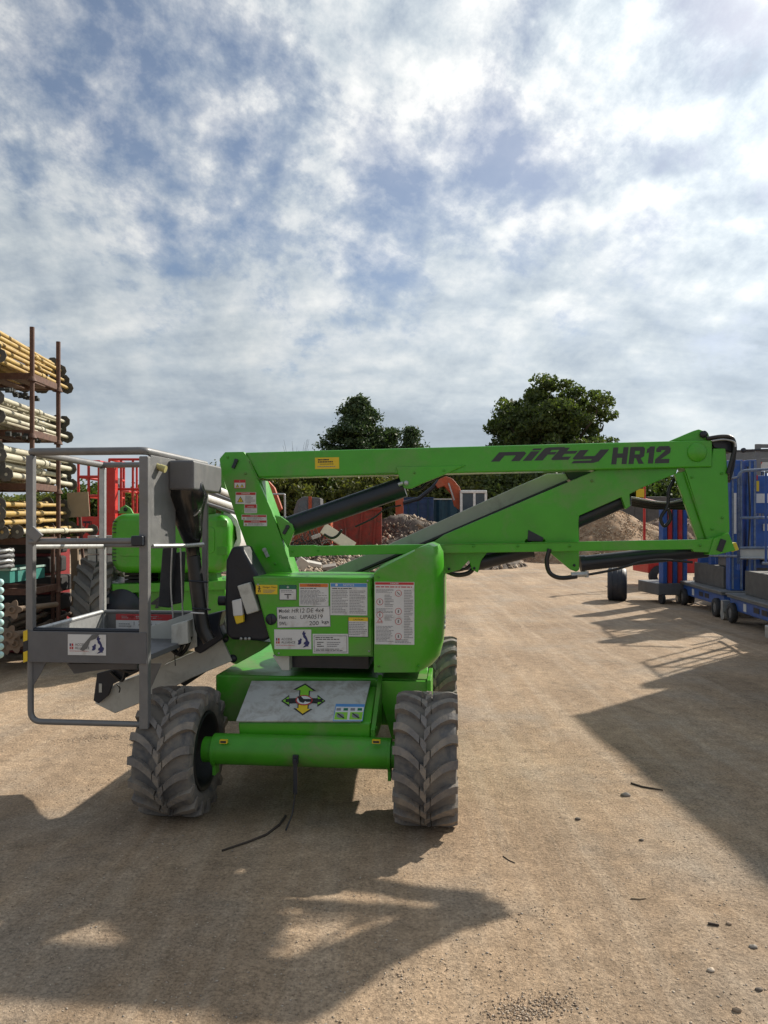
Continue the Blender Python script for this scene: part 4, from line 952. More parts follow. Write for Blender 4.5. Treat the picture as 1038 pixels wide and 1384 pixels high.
bundle(CP, 2, 'thick cream steel prop lying in the third stillage down', 'cream props in the third stillage', (7, 7, 6, 3), .012, 1, 7.72, .036, .135)
bundle(YP, 3, 'yellow steel prop lying loosely in the fourth stillage down', 'loose yellow props in the fourth stillage', (7, 7, 6, 4), .05, 3, 7.78, .028, .13, 1.5)
bundle(CP, 3, 'cream steel prop along the bottom of the fourth stillage', 'cream props under the loose yellow ones', (3,), .01, -2, 7.9, .03, .14, 0, .02)
bundle(mat('rusty_tube', (.13, .09, .065), .8, var=.3, dirt=(.22, .17, .12), dirt_amt=.4), 5, 'rusty steel tube with plate end in the lowest stillage', 'rusty tubes in the lowest stillage', (6, 5, 4), .06, 4, 7.9, .026, .16, 2)
# dark couplers sticking out beneath the props
for k, (x, z) in enumerate(((-3.99, 3.2), (-4.13, 3.19), (-4.25, 3.2), (-3.95, 2.60), (-4.1, 2.59), (-3.93, 2.88), (-3.98, 3.01))):
    pass
CL = mat('dark_clip', (.02, .022, .02), .7)
def clipset(q, r):
    for a in range(8):
        q.box((r.uniform(-.05, .05), a * .09 + r.uniform(-.02, .02), r.uniform(-.01, .03)), (.05, .035, .03), Matrix.Rotation(r.uniform(0, 2), 3, 'X'))
for k, (x, y, z, lb) in enumerate(((-3.98, 7.75, 2.66 + .36, 'row of dark wedge clips on top of the second stillage'), (-3.98, 7.9, 2.07 + .50, 'row of dark wedge clips on top of the third stillage'))):
    r = random.Random(k); mb = MB(); clipset(mb, r); clipset(mb, r); o = tag(mb.build('wedge_clips', CL), lb, 'clips'); o.location = (x, y, z); o.name = 'wedge_clips'; o['kind'] = 'stuff'
# teal crate, coiled chain mesh, red crate, couplers
TEAL = mat('teal_plastic', (.035, .20, .17), .5, dirt=(.15, .17, .14), dirt_amt=.4)
t = thing('plastic_crate', 'open teal plastic crate on the fifth stillage down', 'crate', (-4.02, 7.95, .985))
sub('crate_wall', TEAL, t, lambda m: (m.span((-.42, 0, 0), (0, .015, .15)), m.span((-.42, .80, 0), (0, .815, .15)), m.span((-.015, .0152, 0), (-.0002, .7998, .15)), m.span((-.42, .0152, 0), (-.405, .7998, .15))))
sub('crate_base', TEAL, t, lambda m: m.span((-.40, .02, .005), (-.02, .79, .02)))
sub('crate_rim', mat('pale_teal', (.30, .42, .38), .5), t, lambda m: (m.span((-.0, -.01, .13), (.015, .82, .155)), m.span((-.43, -.012, .13), (-.0, 0, .155))), .003)
t = thing('wire_mesh_roll', 'rolled grey wire mesh stacked above the teal crate', 'mesh roll', (-4.13, 7.85, 1.17))
for k in range(4):
    sub('coil', ALU if k % 2 else mat('dull_wire', (.16, .16, .165), .6), t, lambda m: m.tube([(.17 * math.cos(a * math.tau / 24) * (1 + .04 * math.sin(a * 3)), .17 * math.sin(a * math.tau / 24), k * .055 + .008 * math.sin(a * 2)) for a in range(25)], .022, 6))
REDP = mat('red_paint', (.52, .030, .022), .42, var=.12, dirt=(.30, .12, .09), dirt_amt=.3, dscale=6)
t = thing('tool_chest', 'dark red steel box standing behind the fifth stillage', 'steel box', (-5.3, 9.3, 1.30))
sub('chest_body', mat('dark_red', (.22, .012, .015), .5), t, lambda m: m.span((0, 0, -1.3), (1.1, .6, .10)), .01); sub('chest_lid', mat('dark_red', (1, 1, 1)), t, lambda m: m.span((-.01, -.01, .10), (1.11, .61, .14)), .005)
def flange(m, r=.10):
    pts = []
    for a in range(40):
        th = a * math.tau / 40; rr = r * (1 + .22 * math.cos(th * 5)); pts.append((rr * math.cos(th), rr * math.sin(th)))
    m.prism(pts, -.006, .006); m.lathe([(-.02, .022), (-.02, .04), (.0, .04)], 'y', 14)
FLM = mat('tan_rusty_plate', (.17, .12, .085), .8, var=.3)
for k, (px, py, Y, lb) in enumerate(((17, 824, 7.6, 'star shaped rusty base plate at mid height of the lower stillages'), (13, 858, 7.62, 'star shaped rusty base plate nearest the ground on the left edge'), (20, 870, 7.7, 'star shaped rusty plate half behind another near the ground'), (6, 872, 7.75, 'star shaped rusty plate cut by the photo edge'))):
    q = P(px, py, Y); mb = MB(); flange(mb, .085); mb.tube([(0, 0, 0), (.06, .9, .02)], .03, 10); o = tag(mb.build('base_plate', FLM), lb, 'base plate'); o.location = q; o.rotation_euler = (R(-4), 0, R(random.uniform(-12, 12)))
t = thing('bead_string', 'string of pale blue plastic balls hanging at the left edge', 'ball string', P(0, 780, 7.0)); BB = mat('pale_blue_plastic', (.40, .62, .62), .4)
for k in range(10): sub('ball', BB, t, lambda m: m.lathe([(-.035 * math.cos(a * math.pi / 8), .035 * math.sin(a * math.pi / 8)) for a in range(9)], 'z', 12, (0, 0, -.05 - k * .076)))
WOOD = mat('weathered_wood', (.20, .145, .095), .85, var=.2, scale=18)
mb = MB(); mb.box((0, 0, 0), (.085, .04, 1.5), Matrix.Rotation(R(-1), 3, 'Y')); o = tag(mb.build('wooden_plank', WOOD), 'upright brown timber plank standing beside the lower stillages', 'plank'); o.location = P(102, 790, 9.25) - Vector((0, 0, .15))
o.data.materials[0] = WOOD
mb = MB(); mb.span((-.13, -.01, -.16), (.13, .01, .16)); o = tag(mb.build('plywood_board', mat('plywood', (.33, .25, .17), .8)), 'square tan plywood board beyond the fourth stillage', 'board'); o.location = P(106, 682, 9.6); o.rotation_euler = (0, R(-4), R(10))
q = o.location; mb = MB(); mb.tube([(q.x, q.y + .03, 0), (q.x, q.y + .03, q.z)], .02, 8); sup = mb.build('support_pole', RUST); sup.parent = o; sup.matrix_parent_inverse = o.matrix_basis.inverted() if False else Matrix.Identity(4); sup.location = (-q.x, -q.y, -q.z)
# stack behind the racks, its load coloured dark to stand for deep shade
CONT = mat('brown_rusty_panel', (.05, .035, .03), .8)
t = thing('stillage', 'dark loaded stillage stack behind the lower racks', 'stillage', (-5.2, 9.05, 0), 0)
sub('load', mat('shade_dark_load', (.03, .028, .028), .9, bump=.6, bscale=6), t, lambda m: [m.box((.55 + random.uniform(-.06, .06), .35, .15 + k * .24), (1.15, .5, .2)) for k in range(6)], .03)
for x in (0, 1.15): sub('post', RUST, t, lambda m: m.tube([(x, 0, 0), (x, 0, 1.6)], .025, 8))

# ------------------------------------------------------------------ big lugged tyre and second lift behind the basket
BT = make_tyre(.62, .42, 20, .05, False); bt = tag(BT.build('lugged_tyre', mat('grey_rubber', (.15, .145, .14), .75, var=.2, dirt=(.28, .25, .21), dirt_amt=.5)), 'big grey heavy lugged tyre standing between the rack and the second lift', 'tyre')
bt.location = P(140, 800, 9.35); bt.location.z = .61; bt.rotation_euler = (0, 0, R(6))
t = thing('perforated_step', 'galvanised perforated steel box resting on the big lugged tyre', 'steel box', P(141, 775, 9.1))
sub('step_panel', ALU, t, lambda m: [m.span((-.20 + a * .12, -.02, .0 + b * .12), (-.20 + a * .12 + .105, .3, .105 + b * .12)) for a in range(3) for b in range(4)], .006)
sub('step_tread', ALU, t, lambda m: m.box((.12, .1, -.10), (.5, .5, .05), Matrix.Rotation(R(14), 3, 'Y')), .006)
SF = Frame(-2.6, 9.3, -3)
l2 = thing('boom_lift', 'second green boom lift parked behind the basket with rounded engine hood', 'boom lift', (SF.o.x, SF.o.y, 0), -3)
def sp(pts, v): return [(SF.L(a, b, v).x, SF.L(a, b, v).z) for a, b in pts]
def rrect(x0, y0, x1, y1, r, n=5):
    o = []
    for (cx, cy, a0) in ((x1 - r, y0 + r, -90), (x1 - r, y1 - r, 0), (x0 + r, y1 - r, 90), (x0 + r, y0 + r, 180)):
        for k in range(n + 1): a = R(a0 + 90 * k / n); o.append((cx + r * math.cos(a), cy + r * math.sin(a)))
    return o
sub('engine_hood', GREEN, l2, lambda m: m.prism(sp(rrect(148, 694, 309, 773, 16), -.55), -.55, .35), .07, seg=4) if False else None
mb = MB(); mb.prism(sp(rrect(148, 694, 309, 775, 19), -.55), -.55, .35); hood = mb.build('engine_hood', GREEN, l2, bevel=.09, seg=4, ang=40)
for (a, b, c, d_) in ((293, 703, 307, 712), (293, 739, 307, 750)): sub('hood_recess', GREEN_D, hood, lambda m: m.prism(sp([(a, b), (c, b), (c, d_), (a, d_)], -.556), -.556, -.545), .003)
for (a, b, c, d_) in ((262, 712, 290, 748), (160, 735, 200, 752)): sub('hood_panel', GREEN, hood, lambda m: m.prism(sp(rrect(a, b, c, d_, 6), -.560), -.560, -.545), .006)
for k in range(4):
    for s_ in (0, 1): sub('hood_slot', BLACK, hood, lambda m: m.prism(sp([(152, 704 + k * 5 + s_ * 38), (157, 704 + k * 5 + s_ * 38), (157, 705.2 + k * 5 + s_ * 38), (152, 705.2 + k * 5 + s_ * 38)], -.554), -.554, -.54))
eye = MB(); ey = sp([(160, 694), (163, 686), (169, 682.5), (176, 687), (180, 694)], -.3); eye.prism(ey, -.3, -.27); o_eye = eye.build('lifting_eye', GREEN, l2, bevel=.003)
q = SF.L(169.5, 688.5, -.31); sub('eye_hole', BLACK, o_eye, lambda m: m.lathe([(-.004, 0), (-.004, .025), (0, .025)], 'y', 12, q))
WP = mat('white_paint', (.70, .70, .68), .35, dirt=(.4, .38, .33), dirt_amt=.2)
arc = [(302, 692), (312, 694), (320, 702), (325, 716), (326, 732), (322, 742), (315, 746), (315, 738), (320, 728), (318, 712), (312, 705), (308, 720), (308, 745), (300, 745)]
sub('white_cowl', WP, l2, lambda m: m.prism(sp(arc, -.3), -.3, .2), .01)
sub('engine_block', BLACK, l2, lambda m: m.prism(sp([(300, 704), (318, 704), (322, 745), (300, 745)], -.1), -.1, .1), .01)
sub('chassis', GREEN, l2, lambda m: m.prism(sp([(150, 789), (304, 786), (304, 800), (306, 836), (270, 850), (175, 850), (172, 838), (160, 800), (150, 800)], -.45), -.45, .6), .01)
sub('beam', GREEN, l2, lambda m: m.prism(sp([(152, 790), (306, 785), (306, 797), (152, 802)], -.52), -.52, -.44), .006)
sub('number_plate', LETTER, l2, lambda m: add_text(m, '4', *(lambda a, b: (a.x, b.x, b.z, a.z))(SF.L(203, 806, -.46), SF.L(218, 822, -.46)), -.525 + .06, 0, .2, .03))
sub('mast_stub', GREEN_D, l2, lambda m: m.prism(sp([(276, 762), (290, 762), (296, 790), (272, 790)], -.4), -.4, -.2), .008)
sub('rubber_bellows', RUBBER_D, l2, lambda m: [m.prism(sp([(168, 774 + k * 5), (200, 774 + k * 5), (200, 778 + k * 5), (168, 778 + k * 5)], -.35), -.35, .1) for k in range(3)], .008)
for (u, v) in ((-.75, -.15), (.62, -.15), (-.75, 1.5), (.62, 1.5)):
    o = put(tyre_me, 'tyre', l2, (u, v, .36)); put(rim_me, 'rim', l2, (u, v, .36), 180 if u < 0 else 0)
sub('wheel_arch', BLACK, l2, lambda m: m.lathe([(-.05, 0), (-.05, .22), (.0, .24)], 'y', 24, SF.L(165, 822, -.5)))
for k in range(2):
    a, b = SF.L(277, 655 + k * 17, -1.0), SF.L(318, 672 + k * 14, -.1); sub('white_tube', WP, l2, lambda m: m.tube([a, b], .042, 12)); sub('dark_tube', BLACK, l2, lambda m: m.tube([a - Vector((0, 0, .07)), b - Vector((0, 0, .07))], .03, 8))
sub('beacon_post', GREEN_D, l2, lambda m: m.lathe([(0, .10), (.06, .09), (.10, .05), (.2, .05), (.2, 0)], 'z', 16, SF.L(281, 694, -.4)))
sub('beacon_cap', YEL, l2, lambda m: m.lathe([(.2, .0), (.2, .045), (.27, .045), (.28, 0)], 'z', 12, SF.L(281, 694, -.4)))
sub('upper_arm', GREEN_D, l2, lambda m: m.prism(sp([(291, 640), (300, 636), (312, 690), (300, 700)], -.1), -.1, .1), .008)
sub('support_leg', GREEN_D, l2, lambda m: m.span((-.30, .0, .45), (.35, .5, 1.2)), .01)

# ------------------------------------------------------------------ red platform behind the rack
def cage(root, x0, x1, y0, y1, z0, z1, m, r, nx=3, ny=2, mids=(.5,), n=8):
    for i in range(nx + 1):
        x = x0 + (x1 - x0) * i / nx
        for y in (y0, y1): sub('post', m, root, lambda q: q.tube([(x, y, z0), (x, y, z1)], r, n))
    for z in [z0 + (z1 - z0) * k for k in mids] + [z1]:
        for y in (y0, y1): sub('rail', m, root, lambda q: q.tube([(x0, y, z), (x1, y, z)], r, n))
        for x in (x0, x1): sub('rail', m, root, lambda q: q.tube([(x, y0, z), (x, y1, z)], r, n))
Y = 11.5; a = P(106, 622, Y); b = P(190, 727, Y)
rp = thing('platform_lift', 'red guard railed lift platform beyond the props on the left', 'platform lift', (a.x, Y, 0))
wx = b.x - a.x; wz0, wz1 = b.z, a.z
cage(rp, 0, wx * .33, 0, 1.1, wz0, wz1 - .02, REDP, .022, 2, 1, (.55, .8)); cage(rp, wx * .42, wx, .2, 1.5, wz0, wz1 + .03, REDP, .020, 3, 1, (.3, .62))
sub('red_panel', REDP, rp, lambda m: m.span((-.02, -.02, wz0 - .05), (wx * .33, .02, wz0 + .33)), .01); sub('red_box', REDP, rp, lambda m: m.span((wx * .36, .1, wz0 - .1), (wx * 1.02, 1.2, wz0 + .12)), .01)
sub('mast', REDP, rp, lambda m: m.span((wx * .44, .0, .3), (wx * .58, .16, wz1 - .1)), .01); sub('control_panel', GREYD, rp, lambda m: m.span((wx * .36, .3, wz0 + .42), (wx * .52, .5, wz1 - .25)), .01)
sub('base', REDP, rp, lambda m: m.span((-.02, .0, .25), (wx + .1, 1.4, .75)), .03)
for (x, y) in ((.15, -.05), (wx - .05, -.05), (.15, 1.3), (wx - .05, 1.3)): sub('tyre', RUBBER_D, rp, lambda m: m.lathe([(-.08, .1), (-.08, .28), (-.05, .3), (.05, .3), (.08, .28), (.08, .1)], 'x', 24, (x, y, .3)))
t_n = [o for o in COL.objects if o.name.startswith('red_panel')][0]
mb = MB(); add_text(mb, 'ZZI', wx * .08, wx * .22, wz0 + .08, wz0 + .26, -.024, 0, 0, .02); lt = mb.build('lettering', INK, t_n); lt.rotation_euler = (0, 0, 0)

# ------------------------------------------------------------------ mast lifts on the right
BLUE = mat('blue_paint', (.022, .085, .32), .42, var=.2, dirt=(.12, .14, .18), dirt_amt=.35, dscale=7)
BLUEW = mat('worn_blue_rail', (.16, .20, .27), .45, var=.3, scale=14, dirt=(.035, .07, .20), dirt_amt=.5, dscale=7)
DECK = mat('grey_deck', (.15, .155, .16), .6, var=.2, dirt=(.22, .20, .17), dirt_amt=.4)
CONC = mat('grey_weight', (.10, .095, .09), .8, var=.2)
LF = math.degrees(math.atan2(-.30, 2.6))
def mast_lift(x, y, ang, label, front):
    """base 2.3 m long along local y, top about 2.75 m"""
    t = thing('mast_lift', label, 'mast lift', (x, y, 0), ang, 'blue mast lifts parked in a row')
    ln = 2.35; wd = 1.0
    sub('base', BLUE, t, lambda m: m.span((-wd + .0, 0, .20), (0, ln, .40)), .02)
    for k in range(2): sub('fork_pocket', INK, t, lambda m: m.span((-wd - .006, .75 + k * .32, .27), (-wd + .01, .75 + k * .32 + .22, .35)))
    sub('base_label', WHITE, t, lambda m: m.span((-wd - .006, 1.6, .24), (-wd + .01, 1.72, .36)))
    sub('deck', DECK, t, lambda m: (m.span((-wd - .04, -.04, .402), (.02, ln + .03, .44)), m.span((-wd - .06, -.06, .44), (.04, ln + .05, .47))), .008)
    for yy_ in (.25, ln - .2):
        for xx_ in (-wd - .03, -.04):
            wq = thing('wheel', '', '', (xx_, yy_, .165)); del wq['label']; del wq['category']; wq.parent = t
            sub('tyre', RUBBER_D, wq, lambda m: m.lathe([(-.045, .09), (-.045, .15), (-.03, .165), (.03, .165), (.045, .15), (.045, .09)], 'x', 24))
            sub('rim', GREY, wq, lambda m: m.lathe([(-.03, 0), (-.05, .02), (-.035, .04), (-.035, .095)], 'x', 20))
    sub('caster', ALU, t, lambda m: (m.span((-wd - .10, ln + .05, .14), (-wd + .02, ln + .15, .34)), m.tube([(-wd - .06, ln + .20, .10), (-wd + .02, ln + .20, .10)], .10, 18)), .004)
    sub('battery_box', CONC, t, lambda m: m.span((-wd + .15, .45, .47), (-.1, ln - .25, .86)), .01)
    for (mx_, w0) in ((-wd + .14, .22), (-wd + .42, .16)):
        sub('mast', BLUE, t, lambda m: (m.span((mx_, .10, .47), (mx_ + w0, .30, 2.72))), .012)
        sub('mast_channel', BLUEW, t, lambda m: (m.span((mx_ + .03, .085, .50), (mx_ + .06, .1, 2.70)), m.span((mx_ + w0 - .05, .085, .50), (mx_ + w0 - .02, .1, 2.70))), .003)
    for k, (u0, u1, z0, z1, c) in enumerate(((-.55, -.02, 1.15, 1.75, BLUE), (-.52, -.05, 1.80, 2.45, BLUE), (-.45, -.1, .86, 1.15, BLUE))):
        sub('panel', c, t, lambda m: m.span((u0, .16, z0), (u1, .22, z1)), .01)
    sub('panel_label', WHITE, t, lambda m: (m.span((-.42, .152, 1.98), (-.2, .161, 2.14)), m.span((-.95, .078, 1.75), (-.90, .086, 2.15)), m.span((-.80, .078, 1.45), (-.76, .086, 2.15))))
    sub('yellow_label', YEL, t, lambda m: m.span((-.46, .152, 2.18), (-.36, .161, 2.36))); sub('red_label', RED, t, lambda m: m.span((-.52, .152, 2.38), (-.38, .161, 2.46)))
    # platform guard rails in front of the mast, folded down
    a0, a1, b0, b1 = -.98, .02, -.30, .08
    for (x_, y_) in ((a0 + .12, b0), (a1, b0)): sub('guard_post', BLUE, t, lambda m: m.tube([(x_, y_, .85), (x_, y_, 2.40)], .024, 10))
    sub('guard_rail', BLUEW, t, lambda m: m.tube(rnd([(a0 + .12, b0, .95), (a0 + .12, b0, 2.5), (a1, b0, 2.55)], .12), .024, 10))
    for z_ in (1.05, 1.22, 1.72): sub('guard_rail', BLUEW if z_ != 1.05 else ALU, t, lambda m: m.tube([(a0 + .12, b0 + .01, z_), (a1, b0 + .01, z_)], .023, 10))
    sub('toe_board', PALE, t, lambda m: m.span((a0 + .16, b0 + .02, 1.07), (a1, b0 + .04, 1.20)))
    sub('guard_rail', BLUEW, t, lambda m: m.tube([(a0 + .12, b0, 1.08), (a0 + .12, 1.3, 1.02)], .024, 10)); sub('guard_rail', BLUEW, t, lambda m: m.tube([(a0 + .12, b0, 2.40), (a0 + .12, 1.2, 2.40)], .020, 10))
    for k in range(3): sub('guard_post', BLUE, t, lambda m: m.tube([(a0 + .12, .4 + k * .4, 1.03), (a0 + .12, .4 + k * .4, 2.40)], .018, 8))
    for k in range(4): sub('guard_post', BLUE, t, lambda m: m.tube([(a0 + .16 + k * .25, .9 + .02 * k, .9), (a0 + .16 + k * .25, .9 + .02 * k, 2.45)], .02, 8))
    for z_ in (1.35, 1.9, 2.43): sub('guard_rail', BLUEW, t, lambda m: m.tube([(a0 + .1, .92, z_), (a1, .92, z_)], .02, 8))
    for yy_ in ((1.25, 1.9) if front == 0 else ()): sub('mast', BLUE, t, lambda m: m.span((-wd + .2, yy_, .47), (-wd + .42, yy_ + .16, 2.35 + yy_ * .1)), .01)
    sub('lock_plate', PALE, t, lambda m: m.span((-.30, .13, 1.50), (-.16, .15, 1.62)), .004); sub('winch', BLACK, t, lambda m: m.tube([(-.36, .05, 1.0), (-.12, .05, 1.0)], .07, 14))
    sub('chain', ALU, t, lambda m: m.tube([(-.08, .1, 1.9), (-.08, .08, 2.3), (-.2, .1, 2.42)], .012, 6)); sub('motor', GREYD, t, lambda m: m.span((-wd + .2, .5, .86), (-wd + .5, .9, 1.05)), .03)
    sub('cable', HOSE, t, lambda m: m.tube(rnd([(-.6, .0, 2.6), (-.58, -.06, 1.8), (-.63, -.04, .9)], .2), .014, 6))
    return t
m3 = mast_lift(8.35, 15.3, -5.0, 'blue mast lift mostly hidden behind the two nearer ones', 0); m3.name = 'mast_lift'
 
m1 = mast_lift(6.80, 12.55, -6.0, 'blue mast lift on a long grey deck parked just beyond the boom head', 0)
m2 = mast_lift(6.46, 9.85, -7.0, 'blue mast lift at the right edge in front of the other one', 1)
sub('silver_foot', ALU, m2, lambda m: m.span((-1.28, -.12, .06), (-.98, .12, .24)), .02)
t = thing('mast_lift', 'red and blue striped masts of a folded lift standing behind the blue row', 'mast lift', (5.62, 14.9, 0), 4, 'blue mast lifts parked in a row')
del t['group']
for k in range(5):
    sub('mast_section', [BLUE, REDP, BLUE, REDP, BLUE][k], t, lambda m: m.span((.0 + k * .115, .02 * k, .42), (.085 + k * .115, .2, 2.05 + .01 * k)), .008)
    if k % 2: sub('mast_label', WHITE, t, lambda m: m.span((.01 + k * .115, .02 * k - .006, 1.05), (.075 + k * .115, .02 * k, 1.3)))
sub('base', GREYD, t, lambda m: m.span((-.1, .0, .18), (.7, 1.0, .42)), .02)
for x in (0, .6): sub('caster', RUBBER_D, t, lambda m: m.tube([(x - .03, .05, .11), (x + .03, .05, .11)], .11, 16))
# red scissor platform behind
Y = 19; a = P(876, 730, Y)
sl = thing('scissor_lift', 'red platform lift with a low red base behind the striped masts', 'scissor lift', (a.x, Y, 0))
sub('base', REDP, sl, lambda m: m.span((0, 0, .35), (2.6, 1.2, .95)), .03)
base_o = [o for o in COL.objects if o.parent == sl][0]
sub('lettering', WHITE, base_o, lambda m: add_text(m, 'UP', .35, .75, .5, .78, -.006, 0, 0, .03))
for x in (.3, 2.2): sub('tyre', RUBBER_D, sl, lambda m: m.lathe([(-.1, .1), (-.1, .26), (-.06, .28), (.06, .28), (.1, .26), (.1, .1)], 'y', 20, (x, 0, .28)))
for (x, h) in ((-.08, 2.75), (.62, 1.95), (1.3, 1.9), (1.9, 2.1), (2.5, 2.1)): sub('post', REDP, sl, lambda m: m.tube([(x, .05, .9), (x, .05, h)], .035, 8))
sub('rail', REDP, sl, lambda m: m.tube(rnd([(-.08, .05, 2.25), (.35, .05, 2.15), (.75, .05, 1.75), (.9, .05, 1.2)], .15), .035, 8)); sub('rail', REDP, sl, lambda m: m.tube([(-.08, .05, 2.7), (.08, .05, 2.78)], .04, 8)); sub('rail', REDP, sl, lambda m: m.tube([(1.3, .05, 1.85), (2.5, .05, 1.95)], .035, 8))
sub('red_panel', REDP, sl, lambda m: m.span((.62, .1, .95), (.95, .4, 1.85)), .01); sub('yellow_label', YEL, sl, lambda m: m.span((-.3, .0, 2.3), (-.1, .02, 2.52)))
# barrier board, grey crate and frame above the mast lifts
BY = 14.2
a, b = P(984, 622, BY), P(1050, 634, BY)
t = thing('barrier_board', 'red and white striped barrier board lying across the tops of the blue lifts', 'barrier board', (a.x, BY, b.z))
hB = a.z - b.z; wB = 3.2; n = 17
sub('board', WHITE, t, lambda m: m.span((0, 0, 0), (wB, .05, hB)))
for k in range(n // 2 + 1):
    x0 = k * .38 + .03; sub('red_stripe', REDP, t, lambda m: m.prism([(x0, 0), (x0 + .17, 0), (x0 + .27, hB), (x0 + .10, hB)], -.006, 0))
for x in (.15, 3.0): sub('support', RUST, t, lambda m: m.tube([(x, .1, -b.z), (x, .1, 0)], .03, 8))
a, b = P(990, 611, BY + .4), P(1040, 623, BY + .4)
t = thing('steel_bin', 'dull grey steel bin resting behind the striped barrier board', 'steel bin', (a.x, BY + .3, b.z))
sub('bin_wall', GREY, t, lambda m: m.span((0, 0, -.05), (3.0, .8, a.z - b.z)), .01); sub('bin_rim', GREYD, t, lambda m: m.span((-.02, -.02, a.z - b.z), (3.02, .82, a.z - b.z + .03)), .005)
for x in (.1, 2.9): sub('support', RUST, t, lambda m: m.tube([(x, .7, -b.z), (x, .7, -.05)], .03, 8))
a = P(1022, 600, 13.6)
t = thing('grey_frame', 'grey steel frame with a protruding bolt rising above the striped board', 'steel frame', (a.x, 13.6, 0))
FZ = a.z
sub('upright', GREY, t, lambda m: m.span((0, 0, 0), (.09, .06, FZ)), .005); sub('upright', GREY, t, lambda m: m.span((.8, 0, 0), (.89, .06, FZ)), .005); sub('crossbar', GREY, t, lambda m: m.span((.0902, 0.002, FZ - .07), (.7998, .058, FZ - .002)), .005)
sub('crossbar', GREY, t, lambda m: m.span((.0902, 0.002, FZ - .33), (.7998, .058, FZ - .26)), .005); sub('bolt', BLACK, t, lambda m: (m.tube([(-.25, -.03, FZ - .12), (.6, -.03, FZ - .10)], .018, 8), m.lathe([(-.02, .0), (-.02, .045), (.02, .045), (.02, 0)], 'y', 12, (-.25, -.03, FZ - .12)), m.lathe([(-.02, .0), (-.02, .04), (.02, .04), (.02, 0)], 'y', 12, (.3, -.03, FZ - .11))))
# unseen container added just out of frame to cast the shadow across the yard
t = thing('shadow_container', 'unseen dark steel container added past the right border to shade the yard', 'container', (4.97, 9.25, 0), 3)
CONTM = mat('container_blue', (.03, .07, .14), .5, dirt=(.12, .10, .08), dirt_amt=.3)
sub('container_side', CONTM, t, lambda m: m.plan([(0, 0)] + [(.0 + (.03 if (k // 2) % 2 else 0), -k * .14 - .02) for k in range(43)] + [(0, -6.05), (2.4, -6.05), (2.4, 0)], .12, 2.94))
sub('container_roof', CONTM, t, lambda m: m.span((-.02, -6.07, 2.94), (2.42, .02, 3.0)))
# loose tyre standing in the yard
lt_ = MB(); lt_.lathe([(-.15, .18), (-.18, .22), (-.195, .29), (-.17, .335), (-.09, .352), (0, .356), (.09, .352), (.17, .335), (.195, .29), (.18, .22), (.15, .18), (.10, .17), (-.10, .17), (-.15, .18)], 'x', 40)
for k in (-.10, 0, .10): lt_.lathe([(k - .006, .353), (k - .004, .36), (k + .004, .36), (k + .006, .353)], 'x', 40)
o = tag(lt_.build('loose_tyre', mat('navy_tyre', (.022, .025, .035), .55, dirt=(.12, .10, .08), dirt_amt=.2)), 'single black tyre standing upright on open ground in the distance', 'tyre'); o.location = P(834, 790, 15.6); o.location.z = .345; o.rotation_euler = (0, 0, R(-17))
# ------------------------------------------------------------------ heaps, machines and containers in the distance
def mound(name, cx, cy, rx, ry, h, m, label, cat, seed, rough=.18, n=56):
    vs = []; 
    for j in range(n + 1):
        for i in range(n + 1):
            x, y = (i / n * 2 - 1), (j / n * 2 - 1); d_ = math.hypot(x, y)
            b = max(0.0, 1 - d_ ** 1.35); b = b ** .95
            z = h * b * (1 + .25 * noise.noise(Vector((x * 2 + seed, y * 2, 0)))) + rough * h * min(1, b * 4) * (noise.fractal(Vector((x * 6, y * 6, seed)), 1.0, 2.0, 5) * .5)
            vs.append((x * rx, y * ry, max(z, 0) - .03))
    mb = MB(); mb.add(vs, [(j * (n + 1) + i, j * (n + 1) + i + 1, (j + 1) * (n + 1) + i + 1, (j + 1) * (n + 1) + i) for j in range(n) for i in range(n)], 0, True)
    o = mb.build(name, m); o.location = (cx, cy, 0); tag(o, label, cat); return o
def surf(cx, cy, rx, ry, h, seed, x, y):
    d_ = math.hypot(x, y); b = max(0.0, 1 - d_ ** 1.35) ** .95
    return h * b * (1 + .25 * noise.noise(Vector((x * 2 + seed, y * 2, 0)))) 
GRAV = mat('gravel_heap', (.30, .19, .11), .95, var=.35, scale=4, dirt=(.46, .37, .27), dirt_amt=.45, bump=1.0, bscale=9, dscale=5)
SOIL = mat('dark_rubble', (.085, .068, .055), .95, var=.4, scale=3, dirt=(.24, .19, .15), dirt_amt=.5, bump=1.0, bscale=7, dscale=4)
BROWN = mat('brown_soil', (.16, .10, .07), .95, var=.3, scale=3, dirt=(.30, .22, .16), dirt_amt=.4, bump=1.0, bscale=8, dscale=4)
def heap_bits(name, cx, cy, rx, ry, h, seed, n, s0, s1, mats, label):
    r = np.random.default_rng(seed); pts = []; 
    while len(pts) < n:
        x, y = r.uniform(-1, 1, 2)
        if math.hypot(x, y) > 1 or y > .35: continue
        pts.append((cx + x * rx, cy + y * ry, surf(cx, cy, rx, ry, h, seed, x, y)))
    o = scatter_mesh(name, mats, np.array(pts), s0 + (s1 - s0) * r.random(n) ** 3, seed, .8); tag(o, label, name.replace('_', ' ')); o['kind'] = 'stuff'; return o
GS1 = mat('gravel_tan', (.38, .25, .15), .9); GS2 = mat('gravel_cream', (.50, .40, .28), .9)
GX, GY = P(824, 720, 33).x, 33
mound('gravel_heap', GX, GY, 4.4, 4.2, 2.3, GRAV, 'pale brown conical heap of gravel seen under the boom', 'gravel heap', 4)
heap_bits('gravel', GX, GY, 4.4, 4.2, 2.3, 4, 9000, .02, .055, [GS1, ST[0], ST[4], GS2], 'coarse stones covering the pale gravel heap')
G2 = P(905, 720, 37).x
mound('gravel_heap', G2, 37, 4.2, 3.5, 1.9, BROWN, 'browner lower heap of earth right behind the pale gravel heap', 'earth heap', 9)
